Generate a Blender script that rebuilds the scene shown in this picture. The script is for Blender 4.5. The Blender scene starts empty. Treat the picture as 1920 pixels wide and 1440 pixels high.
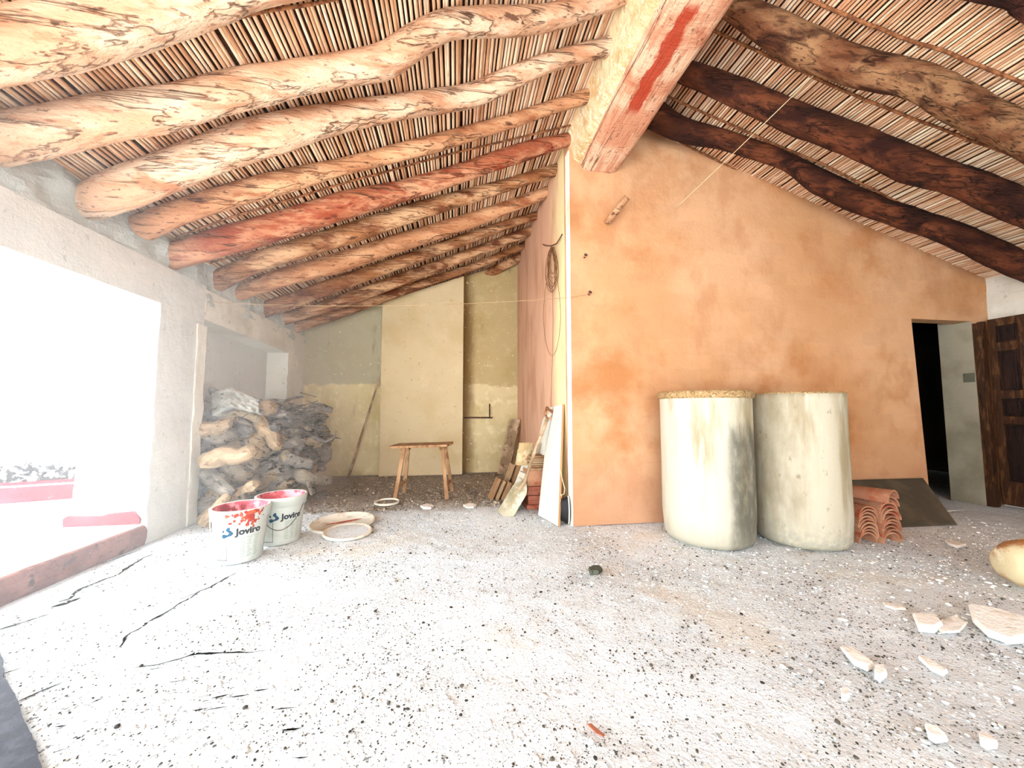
import bpy, bmesh, math, random
import numpy as np
from mathutils import Vector, Matrix, noise, Euler
random.seed(7); rng = np.random.default_rng(7)
PI = math.pi
SC = bpy.context.scene; COL = SC.collection
# ------------------------------------------------------------------ camera
HC, FP, PIT, YAW = 1.1, 700.0, math.radians(3.86), math.radians(8.6)
cam = bpy.data.cameras.new('camera'); camo = bpy.data.objects.new('camera', cam); COL.objects.link(camo)
cam.sensor_width = 36; cam.lens = 36 * FP / 1920; cam.clip_start = .02; cam.clip_end = 200
camo.location = (0, 0, HC); camo.rotation_euler = Euler((PI / 2 + PIT, 0, -YAW), 'XYZ')
SC.camera = camo
# ------------------------------------------------------------------ world, sun, exposure
W = bpy.data.worlds.new('sky'); SC.world = W; W.use_nodes = True
bg = W.node_tree.nodes['Background']; bg.inputs[0].default_value = (.88, .95, 1, 1); bg.inputs[1].default_value = 1.6
sl = bpy.data.lights.new('sun', 'SUN'); sl.energy = 2.0; sl.angle = math.radians(.6); sl.color = (1, .95, .88)
slo = bpy.data.objects.new('sun', sl); COL.objects.link(slo)
slo.rotation_euler = Vector((-.22, -.55, .8)).to_track_quat('Z', 'Y').to_euler(); slo.location = (-8, -6, 9)
VS = SC.view_settings; VS.view_transform = 'Standard'; VS.look = 'None'; VS.gamma = 1; VS.use_curve_mapping = False
VS.exposure = 3.2
SC.cycles.max_bounces = 14; SC.cycles.diffuse_bounces = 10; SC.cycles.use_denoising = True; SC.cycles.volume_bounces = 2
SC.cycles.sample_clamp_indirect = 12
# ------------------------------------------------------------------ measuring the photograph against known planes
cp, sp = math.cos(PIT), math.sin(PIT)
Rz = Matrix.Rotation(-YAW, 3, 'Z')
VF, VU, VR = Rz @ Vector((0, cp, sp)), Rz @ Vector((0, -sp, cp)), Rz @ Vector((1, 0, 0))
CO = Vector((0, 0, HC))
def ray(u, v): return VR * ((u - 960) / FP) + VU * ((720 - v) / FP) + VF
def flr(u, v, z=0): d = ray(u, v); return CO + d * ((z - HC) / d.z)
def onY(u, v, Y): d = ray(u, v); return CO + d * (Y / d.y)
def onX(u, v, X): d = ray(u, v); return CO + d * (X / d.x)
# ------------------------------------------------------------------ helpers: mesh builder
def lin(c):
    if isinstance(c, str): c = tuple(int(c[i:i + 2], 16) for i in (0, 2, 4))
    return tuple(((x / 255) / 12.92 if x / 255 <= .04045 else ((x / 255 + .055) / 1.055) ** 2.4) for x in c) + (1,)
def nz(p, s=1.0): return noise.noise(Vector(p) * s)
class B:
    def __init__(s): s.v = []; s.f = []
    def add(s, vs, fs):
        n = len(s.v); s.v += [tuple(p) for p in vs]; s.f += [tuple(i + n for i in f) for f in fs]; return s
    def box(s, lo, hi, M=None, j=0, bev=0):
        (a, b, c), (d, e, f) = lo, hi
        vs = [Vector(p) for p in ((a, b, c), (d, b, c), (d, e, c), (a, e, c), (a, b, f), (d, b, f), (d, e, f), (a, e, f))]
        if j: vs = [p + Vector([random.uniform(-j, j) for _ in range(3)]) for p in vs]
        if M is not None: vs = [M @ p for p in vs]
        return s.add(vs, [(0, 3, 2, 1), (4, 5, 6, 7), (0, 1, 5, 4), (1, 2, 6, 5), (2, 3, 7, 6), (3, 0, 4, 7)])
    def hexa(s, vs): return s.add(vs, [(0, 3, 2, 1), (4, 5, 6, 7), (0, 1, 5, 4), (1, 2, 6, 5), (2, 3, 7, 6), (3, 0, 4, 7)])
    def tube(s, pts, r, n=8, cap=True, rf=None):
        pts = [Vector(p) for p in pts]; m = len(pts); vs = []
        t0 = (pts[1] - pts[0]).normalized(); a = t0.orthogonal().normalized()
        for i, p in enumerate(pts):
            t = (pts[min(i + 1, m - 1)] - pts[max(i - 1, 0)]).normalized()
            a = (a - t * a.dot(t)).normalized(); b = t.cross(a)
            ri = r[i] if isinstance(r, (list, tuple)) else r
            for k in range(n):
                th = 2 * PI * k / n; q = ri * (rf(i, k) if rf else 1)
                vs.append(p + a * (q * math.cos(th)) + b * (q * math.sin(th)))
        fs = [(i * n + k, i * n + (k + 1) % n, (i + 1) * n + (k + 1) % n, (i + 1) * n + k) for i in range(m - 1) for k in range(n)]
        if cap: fs += [tuple(range(n))[::-1], tuple((m - 1) * n + k for k in range(n))]
        return s.add(vs, fs)
    def lathe(s, prof, n=32, c=(0, 0, 0), M=None, a0=0, a1=2 * PI):
        full = abs(a1 - a0 - 2 * PI) < 1e-6; nn = n if full else n + 1; vs = []
        for r, z in prof:
            for k in range(nn):
                th = a0 + (a1 - a0) * k / n; p = Vector((r * math.cos(th) + c[0], r * math.sin(th) + c[1], z + c[2]))
                vs.append(M @ p if M is not None else p)
        fs = [(i * nn + k, i * nn + (k + 1) % nn, (i + 1) * nn + (k + 1) % nn, (i + 1) * nn + k) for i in range(len(prof) - 1) for k in range(n)]
        return s.add(vs, fs)
    def prism(s, pts, off, M=None):
        n = len(pts); vs = [Vector(p) for p in pts]; vs += [p + Vector(off) for p in vs]
        if M is not None: vs = [M @ p for p in vs]
        return s.add(vs, [tuple(range(n))[::-1], tuple(range(n, 2 * n))] + [(i, (i + 1) % n, n + (i + 1) % n, n + i) for i in range(n)])
    def build(s, name, m, parent=None, smooth=False, bevel=0, loc=None, fix=True):
        me = bpy.data.meshes.new(name); org = Vector(loc) if loc else Vector((0, 0, 0))
        me.from_pydata([tuple(Vector(p) - org) for p in s.v] if loc else s.v, [], s.f); me.materials.append(m)
        if fix or bevel:
            bm = bmesh.new(); bm.from_mesh(me)
            if bevel: bmesh.ops.bevel(bm, geom=bm.edges[:], offset=bevel, segments=2, affect='EDGES', profile=.6)
            bmesh.ops.recalc_face_normals(bm, faces=bm.faces[:]); bm.to_mesh(me); bm.free()
        if smooth:
            me.polygons.foreach_set('use_smooth', [True] * len(me.polygons))
        o = bpy.data.objects.new(name, me); COL.objects.link(o)
        if loc: o.location = org
        if parent is not None:
            o.parent = parent
            if loc is None or parent.location.length: o.matrix_parent_inverse = Matrix.Translation(-parent.location) if abs(parent.rotation_euler.z) < 1e-9 else parent.matrix_basis.inverted()
        return o
def thing(name, label, cat, loc=(0, 0, 0), group=None):
    o = bpy.data.objects.new(name, None); COL.objects.link(o); o.location = loc; o.empty_display_size = .1
    o['label'] = label; o['category'] = cat
    if group: o['group'] = group
    return o
def tag(o, label, cat, group=None):
    o['label'] = label; o['category'] = cat
    if group: o['group'] = group
    return o
def struct(o, label=None): o['kind'] = 'structure'; 
def structL(o, label): o['kind'] = 'structure'; o['label'] = label; o['category'] = 'structure'; return o
def dup(o, loc=None, rot=None, scale=None, parent=None):
    c = o.copy(); COL.objects.link(c)
    if loc is not None: c.location = loc
    if rot is not None: c.rotation_euler = rot
    if scale is not None: c.scale = scale
    if parent is not None: c.parent = parent
    return c
# ------------------------------------------------------------------ helpers: materials
class Mt:
    def __init__(s, name, base='808080', rough=.9, coord='pos'):
        s.m = bpy.data.materials.new(name); s.m.use_nodes = True; s.t = s.m.node_tree; s.n = s.t.nodes; s.l = s.t.links
        s.bs = s.n['Principled BSDF']; s.bs.inputs['Roughness'].default_value = rough; s.bs.inputs['Specular IOR Level'].default_value = .25
        if coord == 'pos': g = s.n.new('ShaderNodeNewGeometry'); s.co = g.outputs['Position']
        else: g = s.n.new('ShaderNodeTexCoord'); s.co = g.outputs[{'obj': 'Object', 'gen': 'Generated'}[coord]]
        r = s.n.new('ShaderNodeRGB'); r.outputs[0].default_value = lin(base); s.c = r.outputs[0]; s.norm = None
    def randco(s):
        oi = s.n.new('ShaderNodeObjectInfo'); v = s.n.new('ShaderNodeVectorMath'); v.operation = 'MULTIPLY_ADD'
        s.l.new(oi.outputs['Random'], v.inputs[0]); v.inputs[1].default_value = (37, 23, 51); s.l.new(s.co, v.inputs[2]); s.co = v.outputs[0]; return s
    def vec(s, st, off=0):
        v = s.n.new('ShaderNodeVectorMath'); v.operation = 'MULTIPLY_ADD'; s.l.new(s.co, v.inputs[0]); v.inputs[1].default_value = st; v.inputs[2].default_value = (off, off * 1.7, off * .6); return v.outputs[0]
    def noise(s, scale=3, st=(1, 1, 1), detail=8, off=0, rough=.6, dist=0):
        x = s.n.new('ShaderNodeTexNoise'); x.inputs['Scale'].default_value = scale; x.inputs['Detail'].default_value = detail
        x.inputs['Roughness'].default_value = rough; x.inputs['Distortion'].default_value = dist; s.l.new(s.vec(st, off), x.inputs['Vector']); return x.outputs['Fac']
    def voro(s, scale=3, st=(1, 1, 1), feat='F1', off=0):
        x = s.n.new('ShaderNodeTexVoronoi'); x.feature = feat; x.inputs['Scale'].default_value = scale; s.l.new(s.vec(st, off), x.inputs['Vector']); return x.outputs['Distance']
    def rng(s, f, a, b, c=0, d=1):
        x = s.n.new('ShaderNodeMapRange'); x.interpolation_type = 'SMOOTHSTEP'; s.l.new(f, x.inputs['Value'])
        for k, v in zip(('From Min', 'From Max', 'To Min', 'To Max'), (a, b, c, d)): x.inputs[k].default_value = v
        return x.outputs[0]
    def axis(s, i, amp=0, scale=3, st=(1, 1, 1)):
        x = s.n.new('ShaderNodeSeparateXYZ'); s.l.new(s.co, x.inputs[0]); o = x.outputs[i]
        if amp:
            m = s.n.new('ShaderNodeMath'); m.operation = 'MULTIPLY_ADD'; s.l.new(s.noise(scale, st, 4), m.inputs[0]); m.inputs[1].default_value = amp; s.l.new(o, m.inputs[2]); o = m.outputs[0]
        return o
    def mul(s, a, b, op='MULTIPLY'):
        m = s.n.new('ShaderNodeMath'); m.operation = op
        for k, q in enumerate((a, b)):
            if isinstance(q, (int, float)): m.inputs[k].default_value = q
            else: s.l.new(q, m.inputs[k])
        return m.outputs[0]
    def mix(s, fac, col, blend='MIX'):
        x = s.n.new('ShaderNodeMix'); x.data_type = 'RGBA'; x.blend_type = blend
        if isinstance(fac, (int, float)): x.inputs[0].default_value = fac
        else: s.l.new(fac, x.inputs[0])
        s.l.new(s.c, x.inputs[6])
        if isinstance(col, str): x.inputs[7].default_value = lin(col)
        else: s.l.new(col, x.inputs[7])
        s.c = x.outputs[2]; return s
    def layer(s, col, scale, lo, hi, st=(1, 1, 1), off=0, amt=1, detail=8, dist=0):
        return s.mix(s.rng(s.noise(scale, st, detail, off, dist=dist), lo, hi, 0, amt), col)
    def objrand(s, col, amt=.5):
        oi = s.n.new('ShaderNodeObjectInfo'); return s.mix(s.mul(oi.outputs['Random'], amt), col)
    def objramp(s, cols, amt=1):
        oi = s.n.new('ShaderNodeObjectInfo'); r = s.n.new('ShaderNodeValToRGB'); s.l.new(oi.outputs['Random'], r.inputs[0])
        e = r.color_ramp.elements; r.color_ramp.interpolation = 'CONSTANT'
        while len(e) < len(cols): e.new(.5)
        for i, c in enumerate(cols): e[i].position = i / len(cols); e[i].color = lin(c)
        return s.mix(amt, r.outputs[0])
    def bump(s, h, dist=.01, st=.6):
        x = s.n.new('ShaderNodeBump'); x.inputs['Strength'].default_value = st; x.inputs['Distance'].default_value = dist; s.l.new(h, x.inputs['Height'])
        if s.norm is not None: s.l.new(s.norm, x.inputs['Normal'])
        s.norm = x.outputs[0]; return s
    def done(s):
        s.l.new(s.c, s.bs.inputs['Base Color'])
        if s.norm is not None: s.l.new(s.norm, s.bs.inputs['Normal'])
        return s.m
M = {}
def plaster(name, base, a, b, c=None, bs=.008):
    m = Mt(name, base); m.layer(a, .9, .42, .66).layer(b, 2.6, .5, .75, off=3, amt=.7)
    if c: m.layer(c, 14, .62, .72, off=9, amt=.8)
    m.bump(m.noise(5, detail=10), .03, .5).bump(m.noise(60, detail=6), bs, .5)
    return m
M['left'] = plaster('grey_plaster', 'c0c0bc', 'cfcdc7', 'adb0ad', 'a0a09b').done()
M['mortar'] = plaster('rough_mortar', '8f9690', 'a9aea8', '6f7876', 'c9c6bd', .02).bump(Mt.noise, .01) if False else None
m = plaster('rough_mortar', 'a9afab', 'bdc1bc', '8d9693', 'd8d5cc', .02); M['mortar'] = m.done()
m = plaster('lime_white', 'e4e1da', 'd6cfbf', 'ebe8e2', 'a9825a'); M['white'] = m.done()
m = plaster('patched_pale_plaster', 'cdc9bd', 'b7b1a2', 'ddd9cd', '9d9688'); M['pale'] = m.done()
# front orange wall: trowelled in rectangular patches, ghost blocks showing through
m = Mt('orange_plaster', 'c39268'); m.layer('cda07a', .7, .4, .62).layer('ab7040', 1.5, .48, .7, off=4, amt=.8).layer('b7835c', 3.2, .5, .66, off=8, amt=.6, st=(1, 1, .6))
bk = m.n.new('ShaderNodeTexBrick'); bk.inputs['Scale'].default_value = 1.6; bk.inputs['Color1'].default_value = (.8, .8, .8, 1); bk.inputs['Color2'].default_value = (1, 1, 1, 1); bk.inputs['Mortar'].default_value = (.88, .88, .88, 1); bk.inputs['Mortar Size'].default_value = .01
sw = m.n.new('ShaderNodeCombineXYZ'); m.l.new(m.axis(0, .12), sw.inputs[0]); m.l.new(m.axis(2, .12), sw.inputs[1]); m.l.new(sw.outputs[0], bk.inputs['Vector'])
m.mix(.45, bk.outputs['Color'], 'MULTIPLY')
m.layer('8f5a30', 30, .68, .74, off=5, amt=.6)
zb = m.mul(m.rng(m.axis(2, .25, 4), .95, .2), .45); m.mix(zb, 'a97c62')
m.bump(m.noise(3, detail=8), .03, .5).bump(m.noise(45, detail=6), .006, .5); M['orange'] = m.done()
# side wall: streaky pink into pale yellow towards the corner
m = Mt('streaked_side_plaster', 'cfa286'); m.layer('ba8a6e', 2.0, .45, .68, st=(1, 1.7, .45), dist=.5).mix(m.rng(m.axis(1, .9, 3, (1, 1, .5)), 4.75, 4.1), 'e6cf9d')
m.layer('bf9a62', 3, .55, .75, st=(1, 1.8, .4), off=6, amt=.5).bump(m.noise(4), .02, .5).bump(m.noise(50), .006, .5); M['side'] = m.done()
m = Mt('corner_lime', 'eeeadb'); m.layer('d9cfae', 5, .5, .7, st=(1, 1, .4)).bump(m.noise(40), .006); M['bead'] = m.done()
# back wall
m = Mt('back_plaster', 'cdbc92'); m.layer('bba878', 1.6, .42, .68).layer('e3d6ae', 6, .5, .7, off=2, amt=.6)
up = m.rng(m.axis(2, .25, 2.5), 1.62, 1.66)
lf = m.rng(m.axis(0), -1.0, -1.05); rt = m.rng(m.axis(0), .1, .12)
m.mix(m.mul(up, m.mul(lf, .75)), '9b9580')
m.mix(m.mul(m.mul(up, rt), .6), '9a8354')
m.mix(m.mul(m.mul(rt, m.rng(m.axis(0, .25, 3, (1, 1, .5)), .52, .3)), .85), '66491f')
m.layer('6f6350', 1.8, .6, .72, st=(2, 1, .5), off=11, amt=.55).layer('eae0c0', 22, .64, .7, off=3, amt=.7)
m.bump(m.noise(4), .02, .5).bump(m.noise(50), .008, .5); M['back'] = m.done()
m = plaster('column_plaster', 'c9b692', 'bfa980', 'd4c29f', 'a8916a'); M['column'] = m.done()
# floor: dusty whitish screed, brown earth towards the far recess
m = Mt('dusty_screed', 'dae3ea'); m.layer('e5ecf2', .8, .4, .6).layer('cdd0d0', 2.2, .48, .72, off=5, amt=.7)
m.mix(m.mul(m.rng(m.axis(1, 1.1, 2.2), 4.5, 5.3), .9), '83705c')
m.layer('efeeea', 55, .55, .62, off=2, amt=.6)
fm = m.rng(m.noise(1.5, detail=5, off=20), .4, .62, .45, 1)
m.mix(m.mul(fm, m.rng(m.noise(75, off=8), .59, .64, 0, .95)), '4c483f').mix(m.mul(fm, m.rng(m.noise(34, off=14), .62, .67, 0, .9)), '47433a').layer('d9c9ae', 1.1, .55, .7, off=30, amt=.4)
m.bump(m.noise(9, detail=10), .03, .7).bump(m.noise(80, detail=8), .012, .9); M['floor'] = m.done()
m = Mt('grit_pale', 'd8dbdc', coord='obj'); m.layer('c4c0b6', 9, .5, .6, detail=2).bump(m.noise(90), .004); M['grit'] = m.done()
m = Mt('earth_crumbs', '93836f'); m.layer('6f6252', 14, .45, .6, detail=2).layer('c9bda8', 9, .6, .66, off=4, detail=2); M['earth'] = m.done()
m = Mt('grit_dark', '4e4a42'); m.layer('2f2d2a', 12, .45, .6, detail=2); M['gritd'] = m.done()
m = Mt('crack_gap', '0e0d0b'); m.bs.inputs['Specular IOR Level'].default_value = 0; M['crack'] = m.done()
# reeds
m = Mt('cane', 'd0a988'); m.objramp(['dcb99a', 'cda381', 'e3c9ab', 'c08e6a', 'd5ad8c', 'e9d2b6', 'b07d58', 'd0a583', 'dfbd9c', 'c4946f'], .8)
m.layer('ecd8bc', 5, .56, .66, st=(9, 1, 9), off=1, amt=.7).layer('8a5436', 4, .58, .70, st=(12, 1.2, 12), off=7, amt=.7).layer('b87a56', 1.1, .5, .7, off=4, amt=.4)
m.bump(m.noise(40, (4, .3, 4)), .004, .6); M['reed'] = m.done()
m = Mt('cane_dark', '6b3f26'); m.layer('9a6440', 20, .45, .6).bump(m.noise(60), .006); M['tie'] = m.done()
m = Mt('reed_backing', '4a2a1a'); M['backing'] = m.done()
def wood(name, base, light, patch, lo, hi, crack='4a2414', bump=.012, cs=(1, 7, 7), stain=False):
    m = Mt(name, base); m.layer(light, 2.2, .42, .6, st=(.6, 2, 2), off=1).layer(patch, 2.4, lo, hi, st=(.8, 2.2, 2.2), off=6, detail=12, dist=.6)
    m.layer(crack, 3.4, .60, .68, st=cs, off=3, detail=10, amt=.85).layer(crack, 16, .64, .70, st=(.7, 2, 2), off=12, amt=.75)
    sx_ = lambda a, c: tuple(a if q == min(cs) else c for q in cs)
    m.layer(crack, 26, .60, .66, st=sx_(.5, 1.6), off=22, detail=6, amt=.7).layer(patch, 9, .52, .62, st=sx_(.3, 2), off=31, amt=.6)
    ln = m.mul(m.mul(m.noise(1.6, sx_(.12, 3.2), 4, off=41), .5, 'SUBTRACT'), 0, 'ABSOLUTE')
    m.mix(m.mul(m.mul(m.rng(ln, .008, .002), .7), m.rng(m.noise(2.5, off=60), .42, .55)), crack)
    m.bump(m.rng(ln, .02, 0, 1, 0), .02, 1)
    if stain:
        xx = m.axis(0, .16, 6, (1, .6, 1)); a = m.mul(m.rng(xx, 1.40, 1.42), m.rng(xx, 1.53, 1.50)); yy = m.axis(1, .2, 5); m.mix(m.mul(m.mul(a, m.mul(m.rng(yy, 1.95, 2.05), m.rng(yy, 2.85, 2.7))), .95), 'a8361a')
    m.bump(m.noise(5, cs, 10), .02, .8).bump(m.noise(30, (.6, 2, 2), 6), bump, .9)
    return m.done()
M['rafter_pale'] = wood('pale_weathered_log', 'c09474', 'd2b296', 'a8704f', .56, .70)
M['rafter_tan'] = wood('tan_log', 'b07c58', 'c79872', '8f5636', .52, .68)
M['rafter_red'] = wood('red_bark_log', '9c5a3c', 'c08a68', '84381f', .46, .62)
M['rafter_brown'] = wood('brown_flaky_log', '97643f', 'c49a74', '6c3a20', .48, .64)
M['rafter_dark'] = wood('dark_red_log', '44200f', '6a3820', '2c1008', .44, .62, crack='1c0a05')
M['rafter_mot'] = wood('mottled_brown_log', '6e4228', '98704e', '3a1a0c', .50, .64, crack='220d06')
M['beam'] = wood('ridge_wood', 'c98f70', 'dcb496', 'b87556', .60, .70, cs=(9, .8, 9), stain=True)
m = Mt('beam_mortar', 'e3c79c'); m.layer('cfa977', 6, .45, .65).layer('f0dfc0', 20, .5, .65, off=3).bump(m.noise(14, detail=10), .05, 1).bump(m.noise(60), .01); M['bmort'] = m.done()
m = Mt('fibre_cement', 'bab5a3', coord='obj', rough=.8); m.layer('988c70', 2, .45, .65, st=(2, 2, .4)).layer('bdb9ac', 5, .5, .7, st=(2, 2, .3), off=4)
mk = m.mul(m.rng(m.axis(0, .12, 5, (1, 1, .5)), -.06, .06), m.rng(m.axis(2, .5, 7, (2, 2, .35)), 1.28, 1.1)); m.mix(m.mul(mk, m.rng(m.noise(16, (1, 1, .5)), .15, .6, .35, .85)), '4f4e44')
m.mix(m.mul(m.rng(m.axis(2, .2, 8, (2, 2, .6)), .32, .12), .45), '8f8b7b').mix(m.mul(m.rng(m.axis(2, .05, 20), 1.2, 1.24), .5), 'a5885a').bump(m.noise(30), .006, .5); M['drumL'] = m.done()
m = Mt('fibre_cement_plain', 'b4ac98', coord='obj', rough=.8); m.layer('928468', 2, .45, .65, st=(2, 2, .3)).layer('bcb6a6', 5, .5, .7, st=(2, 2, .3), off=4)
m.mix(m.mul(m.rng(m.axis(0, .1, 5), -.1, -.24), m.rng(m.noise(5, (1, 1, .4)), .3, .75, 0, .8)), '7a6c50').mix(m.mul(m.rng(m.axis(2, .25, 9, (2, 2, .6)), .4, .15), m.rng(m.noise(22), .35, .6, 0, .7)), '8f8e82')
m.layer('6f6249', 14, .62, .7, st=(1, 1, .5), off=8, amt=.6).bump(m.noise(30), .006, .5); M['drumR'] = m.done()
m = Mt('rim_grit', 'a88a60'); m.layer('7c6040', 60, .5, .6).layer('cbb68c', 50, .58, .66, off=3).bump(m.noise(80), .01, 1); M['rim'] = m.done()
m = Mt('clay_tile', '9a664c', coord='obj').randco(); m.objrand('b68a6a', .7).layer('9a5238', 6, .5, .68).layer('bd9074', 14, .58, .68, off=3, amt=.6).bump(m.noise(50), .006); M['clay'] = m.done()
m = Mt('clay_brick', '9c5a44', coord='obj').randco(); m.objrand('b27460', .6).layer('8f3f2b', 10, .52, .66).layer('dba58d', 12, .6, .68, off=3, amt=.5).bump(m.noise(70), .006); M['brick'] = m.done()
m = Mt('grey_sheet', '4a4338'); m.layer('5a5142', 3, .45, .6).bump(m.noise(40), .006); M['sheet'] = m.done()
m = Mt('old_bakelite', '5e5c4c', rough=.5); M['sheet2'] = m.done()
m = Mt('door_wood', '22110a', coord='pos', rough=.6); m.layer('3a2013', 3, .5, .66, st=(3, 3, .6)).layer('120805', 8, .52, .64, st=(3, 3, .5), off=3).bump(m.noise(14, (3, 3, .5)), .008); M['door'] = m.done()
m = Mt('door_wood_worn', '38200f', rough=.6); m.layer('5a3a20', 9, .5, .62, st=(3, 3, .6)).layer('1c0e08', 8, .58, .66, st=(3, 3, .5), off=3).bump(m.noise(14, (3, 3, .5)), .008); M['doorw'] = m.done()
m = Mt('corridor_grey', '9d9480'); m.layer('857c68', 1.5, .4, .6).bump(m.noise(40), .006); M['corrl'] = m.done()  # lighter plaster copy for the corridor wall that catches room light
m = Mt('corridor_plaster_shaded', '2c281f'); m.layer('221f18', 1.5, .4, .6).bump(m.noise(40), .006); M['corr'] = m.done()  # near-black base colour paints in the unlit depth of the corridor
m = Mt('steel_rusty', '5a3a2a', rough=.6); m.layer('2c1d16', 30, .45, .6); M['rust'] = m.done()
m = Mt('wire_brown', '6f4a2c', rough=.6); M['wire'] = m.done()
m = Mt('wire_light', 'a58a68'); M['wirel'] = m.done()
m = Mt('string_pale', 'd8c09a'); M['string'] = m.done()
m = Mt('grey_wood', '8c7358', coord='obj').randco(); m.layer('c0a384', 4, .45, .6, st=(1, 1, 1)).layer('6f543c', 12, .55, .68, off=3).bump(m.noise(40), .006); M['gwood'] = m.done()
m = Mt('stool_wood', '8f6a4a'); m.layer('ad8762', 5, .45, .6, st=(2, 2, .6)).layer('6a4429', 9, .55, .68, st=(2, 2, .6), off=3).bump(m.noise(40), .006); M['stool'] = m.done()
m = Mt('white_board', 'cfcabd'); m.layer('cfc7b2', 3, .5, .7, st=(1, 1, .4)).bump(m.noise(40), .004); M['board'] = m.done()
m = Mt('board_edge', 'b98d62'); M['bedge'] = m.done()
m = Mt('tile_brown', '947250', coord='obj').randco(); m.objrand('b59a78', .7).layer('8a6244', 8, .52, .68).bump(m.noise(60), .005); M['slab'] = m.done()
m = Mt('tile_white', 'ccc6b4', coord='obj').randco(); m.layer('c6b99a', 6, .55, .7).bump(m.noise(60), .004); M['wslab'] = m.done()
m = Mt('dusty_steel', 'b0a78f', rough=.6); m.layer('958868', 8, .5, .66).layer('c6bea8', 12, .5, .62, off=4); M['blade'] = m.done()
m = Mt('black_rubber', '1d1d20', rough=.6); M['black'] = m.done()
m = Mt('kraft_paper', 'ab9269'); m.layer('c4b28e', 8, .45, .6).layer('9a6a48', 12, .6, .68, off=3).bump(m.noise(20), .02, 1); M['paper'] = m.done()
m = Mt('terracotta_kerb', '6a4038'); m.layer('7d5046', 6, .45, .6).layer('45261f', 16, .55, .66, off=3).layer('d9c6b6', 38, .68, .72, off=8).bump(m.noise(40), .01); M['kerb'] = m.done()
m = Mt('red_paint', '5e1620'); m.layer('6e2530', 4, .5, .7).layer('8f6a6c', 12, .62, .7, off=4, amt=.5).bump(m.noise(40), .006); M['red'] = m.done()
m = Mt('white_outside', 'f1f0ee'); m.layer('e6e3dd', 2, .5, .7).bump(m.noise(30), .006)
M['out'] = m.done()
m = Mt('mouldy_outside', 'efeeec'); zz = m.mul(m.rng(m.axis(2, .25, 6), .80, .62), m.rng(m.noise(22, detail=10), .36, .52)); m.mix(zz, '141518').bump(m.noise(30), .006); M['mould'] = m.done()
m = Mt('bucket_white', 'c2c6be', rough=.45, coord='obj'); m.layer('b2b6aa', 4, .5, .7).layer('b3a894', 20, .64, .7, off=3, amt=.5); M['bucket'] = m.done()
m = Mt('bucket_red_inside', 'c4525f', rough=.5, coord='obj'); m.layer('e59aa4', 8, .48, .58).layer('8f2436', 12, .52, .62, off=3).layer('d88a62', 10, .58, .64, off=8); M['redin'] = m.done()
m = Mt('paint_drip', '9e2a1f', rough=.5); m.layer('c9603a', 40, .5, .6); M['drip'] = m.done()
m = Mt('print_dark', '151b24', rough=.5); M['ink'] = m.done()
m = Mt('print_teal', '0f4560', rough=.5); M['teal'] = m.done()
m = Mt('print_green', '7f9480', rough=.5); M['green'] = m.done()
m = Mt('lid_plastic', 'dcd5c6', rough=.5); m.layer('b9ac98', 12, .5, .7); M['lid'] = m.done()
m = Mt('firewood', '6f675d', coord='obj').randco(); m.objramp(['8f8270', '746a60', '9c8a70', '666160', '857a6c', 'a8916f', '7a736b', '8d8272'], .95)
m.layer('a3988a', 5, .5, .66, st=(1, 3, 3)).layer('35302c', 7, .53, .64, st=(1, 3, 3), off=3, detail=10).bump(m.noise(9, (1, 4, 4), 10), .03, 1).bump(m.noise(50), .01); M['fire'] = m.done()
m = Mt('firewood_split', '9c8468', coord='obj').randco(); m.layer('b59b7a', 6, .45, .62, st=(1, 3, 3)).layer('6a4a30', 7, .56, .66, st=(1, 3, 3), off=3).bump(m.noise(9, (1, 4, 4), 10), .02, 1); M['split'] = m.done()
m = Mt('sack_cloth', 'a9aaa2'); m.layer('c2c2b9', 2.5, .45, .6).layer('83867f', 5, .58, .68, off=3, st=(1, 1, 3), detail=3).bump(m.noise(5, (1, 1, 3), detail=3), .05, 1); M['sack'] = m.done()
m = Mt('twigs', '4d463f'); m.layer('6b6157', 20, .45, .6); M['twig'] = m.done()
m = Mt('rubble', 'efece6', coord='obj').randco(); m.layer('d2ccbf', 12, .5, .66).bump(m.noise(40), .01, 1); M['rubble'] = m.done()
m = Mt('dark_stone', '55584a', coord='obj'); m.layer('3a3d33', 20, .5, .6).bump(m.noise(40), .01, 1); M['dstone'] = m.done()
m = Mt('slate_blue', '33363f', rough=.85); m.layer('41444d', 12, .45, .6).bump(m.noise(50), .004); M['slate'] = m.done()
m = Mt('jug_clay', 'c4b490', coord='obj', rough=.7); m.layer('9c6a42', 4, .55, .66).layer('dcd0b2', 6, .5, .64, off=3).bump(m.noise(30), .008); M['jug'] = m.done()

# ------------------------------------------------------------------ room measures
XL, XS, XR, YF, YB, YN = -2.49, 1.10, 6.25, 3.47, 6.61, -3.4
def zL(x, Y): zl = 2.63 - .045 * (Y - 3); return zl + (3.86 - zl) * (x - XL) / (XS - XL)
def zR(x, Y): return 4.05 - .32 * (x - 1.88)
XP = 1.92                                    # ridge line
def roofz(x, Y): return zL(x, Y) if x < XP else zR(x, Y)
# ------------------------------------------------------------------ shell
def slab(name, poly, off, mt, label, parent=None):
    return structL(B().prism(poly, off).build(name, mt), label)
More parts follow.
